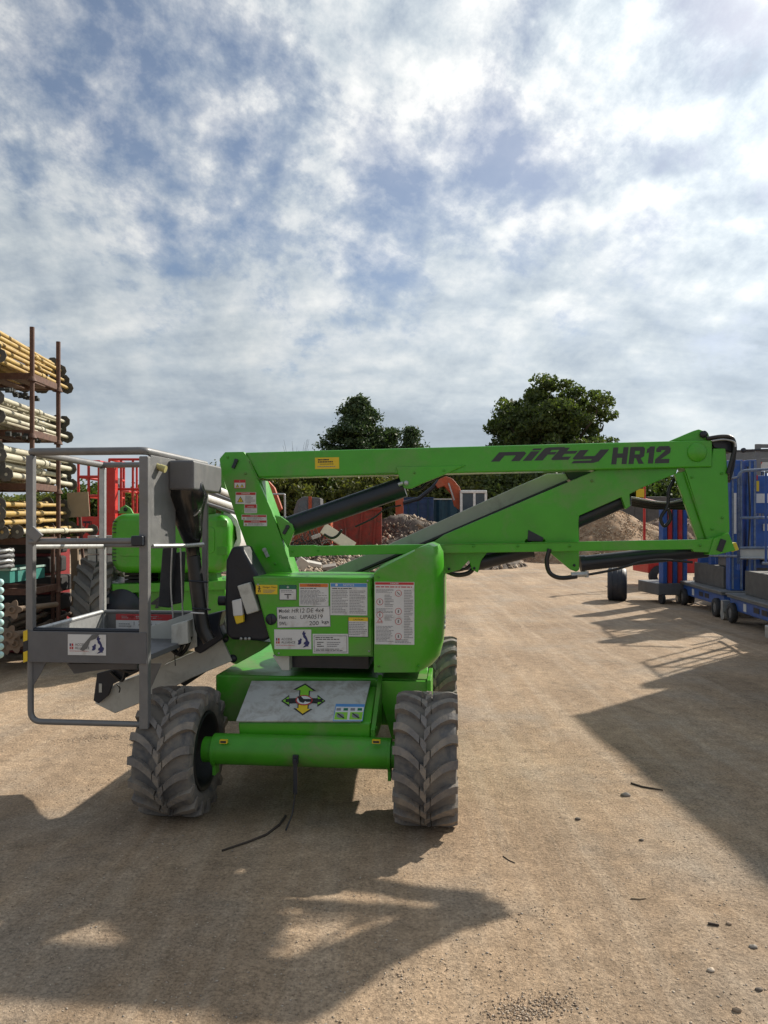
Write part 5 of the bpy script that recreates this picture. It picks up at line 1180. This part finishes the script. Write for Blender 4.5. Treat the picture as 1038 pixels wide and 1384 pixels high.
heap_bits('gravel', G2, 37, 4.2, 3.5, 1.9, 9, 3000, .02, .07, [ST[4], ST[3], GS1], 'coarse stones covering the browner heap')
for k in range(5):
    a = P(856 + k * 18, 712 - k * 3.5, 36.2); mb = MB(); mb.box((0, 0, 0), (1.1, .6, .5)); o = tag(mb.build('concrete_block', CONC, bevel=.04), 'pale concrete block, %s in the line behind the gravel heap' % ['first', 'second', 'third', 'fourth', 'last'][k], 'concrete block', 'concrete blocks behind the gravel heap')
    o.location = (a.x, 40.5, .25 + .0 * k); o.data.transform(Matrix.Diagonal((1, 1, 4.4 + k * .45, 1))); o.location.z = .25 * (4.4 + k * .45); o.rotation_euler = (0, 0, R(3))
# rubble heap in the middle
heaps = [(P(560, 720, 29).x, 29, 4.4, 3.6, 1.9, 12, 'dark heap of rubble and roots in front of the blue container'), (P(425, 720, 25).x, 25, 3.2, 2.2, .75, 21, 'low mixed rubble bank left of the red skip'), (P(455, 740, 22).x, 22.5, 3.3, 1.7, .40, 31, 'low spread of broken rubble along the edge of the yard'), (P(630, 720, 36).x, 37.5, 3.4, 2.6, 1.5, 41, 'brown rubble bank below the white cab')]
for (cx, cy, rx, ry, h, sd_, lb) in heaps:
    mound('rubble_heap', cx, cy, rx, ry, h, SOIL if sd_ != 31 else BROWN, lb, 'rubble heap', sd_, .35)
    heap_bits('rubble', cx, cy, rx, ry, h, sd_, 2600, .02, .13, [ST[4], ST[3], ST[3], ST[4], ST[2], WOOD, ST[0]], 'broken lumps strewn on the ' + lb)
r = random.Random(4)
BRK = [mat('brick_red', (.30, .09, .05), .9), mat('pale_rubble', (.50, .47, .42), .85), WOOD, mat('black_plastic', (.015, .015, .018), .5)]
def debris(k, px, py, Y, lb, kind, m, dims, rot):
    mb = MB(); mb.box((0, 0, 0), dims); o = tag(mb.build(kind, m, bevel=min(dims) * .15), lb, kind.replace('_', ' ')); o.location = P(px, py, Y); o.rotation_euler = tuple(R(q) for q in rot)
debris(0, 457, 727, 23.5, 'pale flat board leaning on rubble in front of the red skip', 'sheet_board', mat('pale_board', (.50, .46, .33), .8, var=.1), (1.15, .05, .42), (-35, 33, 5))
debris(1, 408, 762, 21.0, 'white broken slab lying upright in the rubble below the cylinder', 'slab', BRK[1], (.34, .10, .30), (20, 35, 30))
debris(2, 424, 762, 21.2, 'white flat slab to the right of the upright one in the rubble', 'slab', BRK[1], (.44, .3, .10), (10, 12, 10))
debris(3, 396, 768, 20.8, 'small pale block at the left end of the rubble', 'block', BRK[1], (.25, .2, .14), (0, 10, 20))
debris(4, 445, 766, 21.5, 'short grey slab on the rubble under the grey beam', 'slab', ST[1], (.4, .3, .09), (12, -8, 5))
debris(5, 574, 715, 27.4, 'brown plank end poking out of the dark heap', 'plank', WOOD, (.7, .12, .08), (0, 30, 20))
debris(6, 427, 725, 24.2, 'pale broken pipe piece among branches left of the red skip', 'pipe', BRK[1], (.3, .1, .12), (0, -20, 20))
debris(7, 665, 713, 29.8, 'red brick lump on the rubble under the grey beam', 'brick_lump', BRK[0], (.9, .3, .22), (0, -22, 0))
debris(8, 620, 725, 27.8, 'pale stone lump on the rubble under the grey beam', 'stone', BRK[1], (.35, .3, .2), (0, -22, 20))
debris(9, 470, 765, 21.8, 'orange brown lump in the low rubble', 'brick_lump', BRK[0], (.3, .2, .12), (0, 5, 20))
def branches(px, py, Y, n, s, label):
    mb = MB()
    for k in range(n):
        a = r.uniform(0, math.tau); e = r.uniform(.1, 1.3); d_ = Vector((math.cos(a) * math.cos(e), math.sin(a) * math.cos(e), math.sin(e))) * s * r.uniform(.4, 1)
        b_ = Vector((r.uniform(-s, s), r.uniform(-.4, .4), 0)) * .8; mb.tube([b_, b_ + d_ * .5 + Vector((0, 0, r.uniform(-.05, .1))), b_ + d_], .022, 4, r2=.006)
    o = tag(mb.build('branches', TWIG), label, 'branches'); o.location = P(px, py, Y); o['kind'] = 'stuff'
branches(402, 738, 24.5, 70, 1.1, 'tangle of dead dark branches left of the red skip'); branches(448, 735, 25.5, 30, .7, 'dead branches against the red skip'); branches(560, 725, 28, 40, .9, 'roots and twigs in the dark heap')
# red skip
SKIPR = mat('skip_red', (.30, .035, .020), .7, var=.35, scale=3, dirt=(.10, .06, .045), dirt_amt=.6, dscale=3)
q = P(484, 735, 27.0)
t = thing('skip', 'battered red steel skip standing in the rubble left of the blue container', 'skip', (q.x, 27.0, 0))
sub('skip_wall', SKIPR, t, lambda m: m.prism([(-.92, .75), (.86, .75), (.86, 2.22), (-.55, 2.12), (-.92, 2.0)], 0, 1.6), .02); sub('skip_rim', SKIPR, t, lambda m: m.box((.12, -.02, 2.17), (1.5, .10, .09)), .01)
for x in (-.45, .1, .6): sub('rib', SKIPR, t, lambda m: m.box((x, -.035, 1.4), (.07, .06, 1.3), Matrix.Rotation(R(-8 if x < 0 else 4), 3, 'Y')), .008)
sub('skip_base', SOIL, t, lambda m: m.span((-.85, .1, 0), (.8, 1.5, .75)), .02)
# blue container
BC = mat('container_blue2', (.018, .05, .13), .6, var=.25, dirt=(.08, .09, .11), dirt_amt=.4, dscale=3)
BC2 = mat('container_teal', (.012, .055, .085), .6, var=.2)
a, b = P(543, 672, 34), P(586, 735, 34)
t = thing('shipping_container', 'dark blue steel container behind the dark rubble heap', 'container', (a.x, 34, 0))
wq_ = b.x - a.x; hh = a.z
sub('container_wall', BC, t, lambda m: m.span((0, 0, .05), (wq_, 2.4, hh - .05)), .02); sub('container_roof', BC, t, lambda m: m.span((-.02, -.02, hh - .05), (wq_ + .02, 2.42, hh)))
for k in range(3): sub('lock_bar', BC2, t, lambda m: m.tube([(.3 + k * .45, -.04, .2), (.3 + k * .45, -.04, hh - .1)], .03, 6))
for k in range(4): sub('panel_rib', BC, t, lambda m: m.span((.02, -.03, .3 + k * .75), (wq_ - .02, -.002, .38 + k * .75)))
sub('white_label', WHITE, t, lambda m: m.span((.18, -.05, 1.25), (.40, -.035, 1.45)))
a2, b2 = P(586, 674, 34.6), P(622, 735, 34.6)
t = thing('shipping_container', 'teal green ribbed container butted against the dark blue one', 'container', (a2.x, 34.6, 0))
w2 = b2.x - a2.x + .4
sub('container_wall', BC2, t, lambda m: m.plan([(0, 2.4)] + [(k * .13, -.04 if (k // 2) % 2 else .04) for k in range(int(w2 / .13))] + [(w2, 0), (w2, 2.4)], .05, a2.z - .05)); sub('container_roof', PALE, t, lambda m: m.span((-.02, -.06, a2.z - .05), (w2 + .02, 2.42, a2.z + .01)))
# excavator behind the containers: orange arm, white cab
ORP = mat('orange_machine_paint', (.42, .075, .022), .55, var=.2, dirt=(.22, .14, .09), dirt_amt=.4)
GL = mat('dark_cab_glass', (.03, .04, .045), .12, var=.2, spec=.8)
Y = 31.0
def wp(pts, Y, base): return [(P(a, b, Y).x - base.x, P(a, b, Y).z) for a, b in pts]
base = P(637, 700, Y)
t = thing('excavator', 'orange armed excavator with a white framed cab beside the teal container', 'excavator', (base.x, Y, 0))
sub('boom', ORP, t, lambda m: m.prism(wp([(588, 656), (593, 648), (602, 644), (611, 647), (620, 658), (626, 672), (622, 690), (614, 684), (610, 668), (600, 657), (592, 660)], Y, base), -.2, .2), .03)
sub('dipper', ORP, t, lambda m: m.prism(wp([(534, 668), (545, 666), (545, 702), (535, 702)], Y + .2, base), -.05, .35), .03)
sub('linkage', BLACK, t, lambda m: m.tube([P(545, 680, Y) - base + Vector((0, 0, base.z)), P(566, 674, Y) - base + Vector((0, 0, base.z)), P(584, 660, Y) - base + Vector((0, 0, base.z)), P(593, 650, Y) - base + Vector((0, 0, base.z))], .09, 8))
sub('arm_ram', ALU, t, lambda m: m.tube([P(606, 653, Y - .3) - Vector((base.x, base.y, 0)), P(614, 676, Y - .3) - Vector((base.x, base.y, 0))], .035, 8))
cabx = wp([(624, 672), (655, 664)], Y, base)
x0, x1 = cabx[0][0] - .15, cabx[1][0]; z1 = cabx[1][1]
sub('cab_body', GREYD, t, lambda m: m.span((x0, -.5, .9), (x1, .9, 1.7)), .04); sub('cab_glass', GL, t, lambda m: m.span((x0 + .03, -.47, 1.7), (x1 - .03, .87, z1 - .08)), .03)
sub('cab_roof', WP, t, lambda m: m.span((x0 + .05, -.55, z1 - .10), (x1 + .02, .95, z1 + .02)), .03)
for x in (x0 + .08, x0 + .62, x1 - .02): sub('cab_pillar', WP, t, lambda m: m.span((x - .05, -.52, 1.0), (x + .05, -.45, z1 - .08)), .01)
sub('track', RUBBER_D, t, lambda m: (m.span((x0 - .4, -1.1, 0), (x1 + .6, -.6, .75)), m.span((x0 - .4, 1.0, 0), (x1 + .6, 1.5, .75))), .15, seg=3) if False else None
mb = MB(); mb.span((x0 - .4, -1.1, 0), (x1 + .6, -.6, .75)); mb.span((x0 - .4, 1.0, 0), (x1 + .6, 1.5, .75)); mb.build('track', RUBBER_D, t, bevel=.15, seg=3)
mb = MB(); mb.span((x0 - .2, -.55, .5), (x1 + .5, .95, .95)); mb.build('turntable', ORP, t, bevel=.05)
# left excavator
Y = 29.0; base = P(415, 700, Y)
t = thing('excavator', 'excavator with orange striped dark cab seen between the column and the cylinder', 'excavator', (base.x, Y, 0))
def b0(px, py, yy_=0): q = P(px, py, Y); return Vector((q.x - base.x, yy_, q.z))
sub('cab_body', GREYD, t, lambda m: m.prism([(b0(397, 690).x, b0(0, 700).z), (b0(397, 690).x, b0(0, 690).z), (b0(402, 676).x, b0(0, 676).z), (b0(410, 671).x, b0(0, 671).z), (b0(433, 673).x, b0(0, 673).z), (b0(434, 700).x, b0(0, 700).z)], 0, 1.3), .03)
HZ = mat('hazy_glass', (.10, .12, .13), .15, var=.3)
sub('cab_glass', HZ, t, lambda m: m.prism([(b0(402, 1).x, b0(0, 692).z), (b0(405, 1).x, b0(0, 678).z), (b0(415, 1).x, b0(0, 676).z), (b0(415, 1).x, b0(0, 692).z)], -.02, -.003))
sub('cab_glass', HZ, t, lambda m: m.prism([(b0(424, 1).x, b0(0, 690).z), (b0(424, 1).x, b0(0, 676).z), (b0(431, 1).x, b0(0, 676).z), (b0(431, 1).x, b0(0, 690).z)], -.02, -.003))
sub('orange_pillar', ORP, t, lambda m: m.span(b0(417, 698, -.05), b0(421.5, 671, .0)), .01)
sub('boom', ORP, t, lambda m: m.prism([(b0(a, 0).x, b0(0, b).z) for a, b in ((359, 655), (366, 651), (374, 660), (384, 688), (379, 693), (371, 680), (362, 664))], -.6, -.3), .03)
sub('grab_rail', ALU, t, lambda m: m.tube(rnd([b0(366, 669, -.8), b0(388.5, 669, -.8), b0(389, 703, -.8)], .05), .035, 8))
mb = MB(); mb.span((b0(385, 0).x, -.4, 0), (b0(450, 0).x, 1.8, .8)); mb.build('track', RUBBER_D, t, bevel=.15, seg=3); mb = MB(); mb.span((b0(392, 0).x, -.3, .8), (b0(448, 0).x, 1.7, 1.75)); mb.build('turntable', ORP, t, bevel=.06)
# dark low shed right of the gravel heap and thin pole
Y = 44; a, b = P(842, 676, Y), P(915, 735, Y)
t = thing('dark_shed', 'low slate coloured shed behind the gravel heap', 'shed', (a.x, Y, 0)); DS = mat('slate_wall', (.035, .045, .065), .7)
sub('wall', DS, t, lambda m: m.span((0, 0, 0), (b.x - a.x, 5, a.z - .02))); sub('roof', DS, t, lambda m: m.span((-.15, -.2, a.z - .02), (b.x - a.x + .15, 5.2, a.z + .12)))
q = P(677, 700, 42); mb = MB(); mb.tube([(0, 0, 0), (0, 0, 4.4)], .13, 8, r2=.10); o = tag(mb.build('utility_pole', mat('grey_pole', (.22, .21, .19), .8)), 'thin grey pole standing against the hedge behind the grey beam', 'pole'); o.location = (q.x, 42, 0)

# ------------------------------------------------------------------ trees
def leafmat(name, c, v=.35, tr=.35):
    m = bpy.data.materials.new(name); m.use_nodes = True; t = NT(m.node_tree)
    ob = t.n('ShaderNodeTexCoord').outputs['Object']
    gi = t.n('ShaderNodeNewGeometry').outputs['Random Per Island']
    f = t.math('ADD', t.math('MULTIPLY', gi, .5), t.math('MULTIPLY', t.noise(ob, .9, 4, .6), .6))
    cc = t.ramp(f, [(.25, tuple(q * (1 - v) for q in c)), (.55, c), (.85, (min(1, c[0] * (1.5 + v)), min(1, c[1] * (1.3 + v)), c[2] * 1.1))])
    b = t.n('ShaderNodeBsdfPrincipled', {'Base Color': cc, 'Roughness': .6, 'Specular IOR Level': .3})
    tb = t.n('ShaderNodeBsdfTranslucent', {'Color': t.mix(1.0, cc, (1.1, 1.25, .6), 'MULTIPLY')})
    mx_ = t.n('ShaderNodeMixShader', {0: tr, 1: b.outputs[0], 2: tb.outputs[0]})
    t.n('ShaderNodeOutputMaterial', {0: mx_.outputs[0]}); return m
BARK = mat('bark', (.09, .07, .05), .9, var=.3, bump=.6, bscale=8)
LM = [leafmat('oak_leaves', (.078, .108, .038)), leafmat('conifer_needles', (.060, .096, .048), .3, .2), leafmat('hedge_leaves', (.065, .10, .025)), leafmat('olive_leaves', (.11, .12, .038)), leafmat('autumn_leaves', (.15, .13, .05))]
def leaf_mesh(name, pts, nrm, size, m, seed, asp=.6):
    r = np.random.default_rng(seed); n = len(pts)
    a = r.normal(size=(n, 3)); a += nrm * .6; a /= np.linalg.norm(a, axis=1)[:, None]
    b = np.cross(a, r.normal(size=(n, 3))); b /= np.linalg.norm(b, axis=1)[:, None]; c = np.cross(a, b)
    s = size * r.uniform(.55, 1.35, n)[:, None]
    V = np.stack([pts - b * s, pts + c * s * asp + a * s * .15, pts + b * s, pts - c * s * asp + a * s * .15], 1)
    me = bpy.data.meshes.new(name); me.vertices.add(n * 4); me.vertices.foreach_set('co', V.reshape(-1))
    me.loops.add(n * 4); me.loops.foreach_set('vertex_index', np.arange(n * 4)); me.polygons.add(n); me.polygons.foreach_set('loop_start', np.arange(0, n * 4, 4))
    me.materials.append(m); me.update(); me.validate(); return me
def grow(seed, h, spread, levels=3, trunk_h=.3, r0=.25):
    """limbs of a broad tree; returns branch tubes and twig ends"""
    r = random.Random(seed); mb = MB(); ends = []
    def br(p, d_, ln, rad, lv):
        pts = [p]; q = p.copy(); dd = d_.copy()
        for k in range(4):
            dd = (dd + Vector((r.gauss(0, .13), r.gauss(0, .13), r.gauss(.03, .08)))).normalized(); q = q + dd * ln / 4; pts.append(q.copy())
        mb.tube(pts, rad, 6 if lv > 1 else 9, r2=rad * .55, cap=False)
        if lv >= levels: ends.append(pts[-1]); ends.append(pts[2]); return
        for k in range(r.randint(4, 5) if lv else 7):
            s = r.uniform(.35, 1.0); st_ = pts[min(4, 1 + int(s * 4))]; az = r.uniform(0, math.tau) + k * 2.4
            up = r.uniform(.15, .9) if lv else r.uniform(.25, 1.1)
            nd = (Vector((math.cos(az) * spread, math.sin(az) * spread, up)) + dd * .5).normalized()
            br(st_, nd, ln * r.uniform(.55, .8), rad * .5, lv + 1)
    br(Vector((0, 0, -.1)), Vector((0, 0, 1)), h * trunk_h, r0, 0)
    return mb, ends
def broad_tree(name, label, seed, loc, H, Wd, m, nl=42000, leaf=.10, clump=.09, low=.12, kind='oak', cat='tree', group=None, copies=None, gaps=.5):
    rr = np.random.default_rng(seed); r = random.Random(seed)
    t = thing(name, label, cat, loc, r.uniform(0, 360) * 0, group)
    mb, ends = grow(seed, H, 1.0, 3, .34, H * .028)
    E_ = np.array(ends); c = E_.mean(0); E_ -= np.array([c[0], c[1], 0])
    # fit the limb ends to the crown's height and width
    sx = (Wd / 2 * .93) / np.percentile(np.abs(E_[:, 0]), 97); sy = (Wd / 2 * .93) / np.percentile(np.abs(E_[:, 1]), 97); z0, z1 = E_[:, 2].min(), E_[:, 2].max()
    M = Matrix.Diagonal((sx, sy, 1, 1)) @ Matrix.Translation((-c[0], -c[1], 0))
    def fz(z): return z if z < 0 else z / z1 * H * .95
    vs = [M @ Vector(v) for v in mb.v]; vs = [Vector((v.x, v.y, fz(v.z))) for v in vs]; cz_ = H * (1 + low) / 2; hz_ = H * (1 - low) / 2
    for i, v in enumerate(vs):
        if v.z < cz_ - hz_ * .6: continue
        k_ = math.sqrt((v.x / (Wd / 2)) ** 2 + (v.y / (Wd / 2)) ** 2 + ((v.z - cz_) / hz_) ** 2)
        if k_ > .9: vs[i] = Vector((v.x * .9 / k_, v.y * .9 / k_, cz_ + (v.z - cz_) * .9 / k_))
    mb.v = [tuple(v) for v in vs]
    mb.build('trunk', BARK, t)
    E_ = E_ * np.array([sx, sy, 1]); E_[:, 2] = E_[:, 2] / z1 * H * .95
    cz = H * (1 + low) / 2; nr = np.sqrt((E_[:, 0] / (Wd / 2)) ** 2 + (E_[:, 1] / (Wd / 2)) ** 2 + ((E_[:, 2] - cz) / (H * (1 - low) / 2)) ** 2); E_ = E_[nr < 1.06]
    # extra ends fill the lower skirt and the dome
    ex = rr.normal(size=(max(160, int(len(E_) * 1.3)), 3)); ex /= np.linalg.norm(ex, axis=1)[:, None]; ex *= rr.uniform(.55, .97, len(ex))[:, None]
    ex = ex * np.array([Wd / 2, Wd / 2, H * (1 - low) / 2]) + np.array([0, 0, H * (1 + low) / 2]); 
    ns = np.array([noise.noise(Vector(tuple(e)) * (1.9 / max(1, Wd * .28))) for e in ex]); ex = ex[ns > -.08]
    A = np.concatenate([E_, ex]); w = rr.uniform(.4, 1.5, len(A)); w /= w.sum()
    idx = rr.choice(len(A), nl, p=w); cs = Wd * clump * rr.uniform(.5, 1.35, len(A))
    off = rr.normal(size=(nl, 3)); off /= np.linalg.norm(off, axis=1)[:, None]; rad = rr.random(nl) ** .45
    pts = A[idx] + off * (rad * cs[idx])[:, None] * np.array([1.15, 1.15, .7])
    pts = pts[pts[:, 2] > H * low * .5]; off = off[:len(pts)]
    me = leaf_mesh('crown', pts, off, leaf, m, seed); cr = bpy.data.objects.new('crown', me); COL.objects.link(cr); cr.parent = t
    return t
def conifer(label, seed, loc, H, Wd, m, nl=26000, leaf=.10):
    rr = np.random.default_rng(seed); r = random.Random(seed); t = thing('conifer_tree', label, 'tree', loc)
    mb = MB(); mb.tube([(0, 0, 0), (0, 0, H * .97)], H * .025, 8, r2=.02); P_ = []; N_l = []
    z = H * .06
    while z < H * .97:
        f = 1 - z / H; rad = Wd / 2 * (f ** .72) * r.uniform(.70, 1.12); nb = 7 if z < H * .8 else 5
        for k in range(nb):
            a = r.uniform(0, math.tau); l = rad * r.uniform(.6, 1.15); tip = Vector((math.cos(a) * l, math.sin(a) * l, z + l * r.uniform(-.05, .38)))
            mb.tube([(0, 0, z), tip * .5 + Vector((0, 0, z * .5 + .05)), tip], .035, 4, r2=.008, cap=False)
            n_ = int(nl / (H / .28 * nb) * (.4 + l / (Wd / 2))); s = rr.random(n_) ** .6
            q = np.array([0, 0, z])[None] * (1 - s[:, None]) + np.array(tip)[None] * s[:, None] + rr.normal(size=(n_, 3)) * np.array([.20, .20, .11]) * (.5 + .8 * s[:, None]); q[:, 2] -= .10 * s
            P_.append(q)
        z += .28
    mb.build('trunk', BARK, t); pts = np.concatenate(P_)
    me = leaf_mesh('crown', pts, np.tile([0, 0, 1.0], (len(pts), 1)), leaf, m, seed, .4); cr = bpy.data.objects.new('crown', me); COL.objects.link(cr); cr.parent = t; return t
q = P(740, 600, 48)
broad_tree('oak_tree', 'big round crowned dark oak rising above the boom lettering', 11, (q.x, 48, 0), 11.1, 8.5, LM[0], 90000, .13, .075, .16)
q = P(484, 600, 46); conifer('tall dense dark conifer rising above the boom', 5, (q.x, 46, 0), 9.7, 8.4, LM[1], 110000, .13)
q = P(528, 600, 47); conifer('middle sized conifer right of the tall dense one', 6, (q.x, 47, 0), 8.0, 6.0, LM[1], 50000, .12)
q = P(556, 600, 46); conifer('small pointed conifer at the right end of the conifer group', 7, (q.x, 46, 0), 7.9, 4.2, LM[1], 26000, .11)
spots = [(300, 44, 5.2, 5.0, 3, 'pale olive bushy tree behind the boom column'), (352, 41, 4.7, 5.0, 4, 'autumn tinted scrubby tree right of the boom column'), (398, 40, 5.0, 4.6, 3, 'olive scrubby tree above the orange pillared cab'), (442, 42, 5.0, 5.2, 2, 'dark green bush below the tall conifer'), (500, 40, 4.6, 4.8, 3, 'olive bush behind the upper cylinder'), (560, 43, 4.8, 5.0, 4, 'yellowing bush behind the blue container'), (612, 42, 4.9, 4.6, 3, 'olive tree behind the white framed cab'), (648, 43, 5.0, 4.2, 2, 'green tree behind the thin grey pole'), (700, 42, 5.0, 5.4, 0, 'dark low tree under the oak'), (768, 44, 5.0, 6.0, 0, 'dark low tree behind the big lower boom plate'), (832, 46, 5.2, 5.4, 2, 'dark bush left of the slate shed'), (892, 47, 4.9, 5.6, 0, 'dark bush above the slate shed'), (945, 48, 4.4, 5.4, 2, 'bush behind the boom head strut'), (255, 46, 4.6, 5.4, 2, 'green bush behind the white tubes'), (200, 45, 4.0, 5.2, 3, 'bush behind the green engine hood'), (135, 46, 4.2, 5.6, 2, 'bush behind the red platform'), (60, 47, 3.8, 6.0, 3, 'bush behind the prop stillages')]
for k, (px, Y, H, Wd, mi, lb) in enumerate(spots):
    q = P(px, 700, Y); broad_tree('bushy_tree', lb, 40 + k, (q.x, Y, 0), H, Wd, LM[mi], 15000, .12, .12, .02, group='trees along the back of the yard')
# tall thin bare twigs
for (px, py, Y, lb) in ((400, 598, 43, 'bare twiggy sapling sticking up left of the tall conifer'), (868, 640, 50, 'bare twiggy sapling behind the boom cap'), (293, 624, 42, 'thin sapling behind the top of the column')):
    q = P(px, py, Y); mb = MB(); rr_ = random.Random(px)
    for k in range(12):
        a = rr_.uniform(0, math.tau); mb.tube([(0, 0, rr_.uniform(1, 3)), (math.cos(a) * .4, math.sin(a) * .4, q.z * .75), (math.cos(a) * .8, math.sin(a) * .5, q.z + rr_.uniform(-.6, .3))], .015, 4, r2=.005)
    mb.tube([(0, 0, 0), (0, 0, q.z * .8)], .05, 6, r2=.02); o = tag(mb.build('sapling', TWIG), lb, 'sapling'); o.location = (q.x, Y, 0)
# the wood that closes the yard beyond them
pts = np.stack([rng.uniform(-60, 75, 60000), rng.uniform(52, 60, 60000), rng.random(60000) ** .8], 1)
hl = np.array([3.6 + 1.0 * noise.noise(Vector((x * .22, 0, 5))) + .7 * noise.noise(Vector((x * .8, 1, 5))) for x in pts[:, 0]]); pts[:, 2] *= hl
hm = leaf_mesh('far_hedge', pts, np.tile([0, -.5, .5], (len(pts), 1)), .28, LM[2], 3); ho = bpy.data.objects.new('far_hedge', hm); COL.objects.link(ho); tag(ho, 'continuous far hedge of mixed greenery closing the back of the yard', 'hedge'); ho['kind'] = 'stuff'
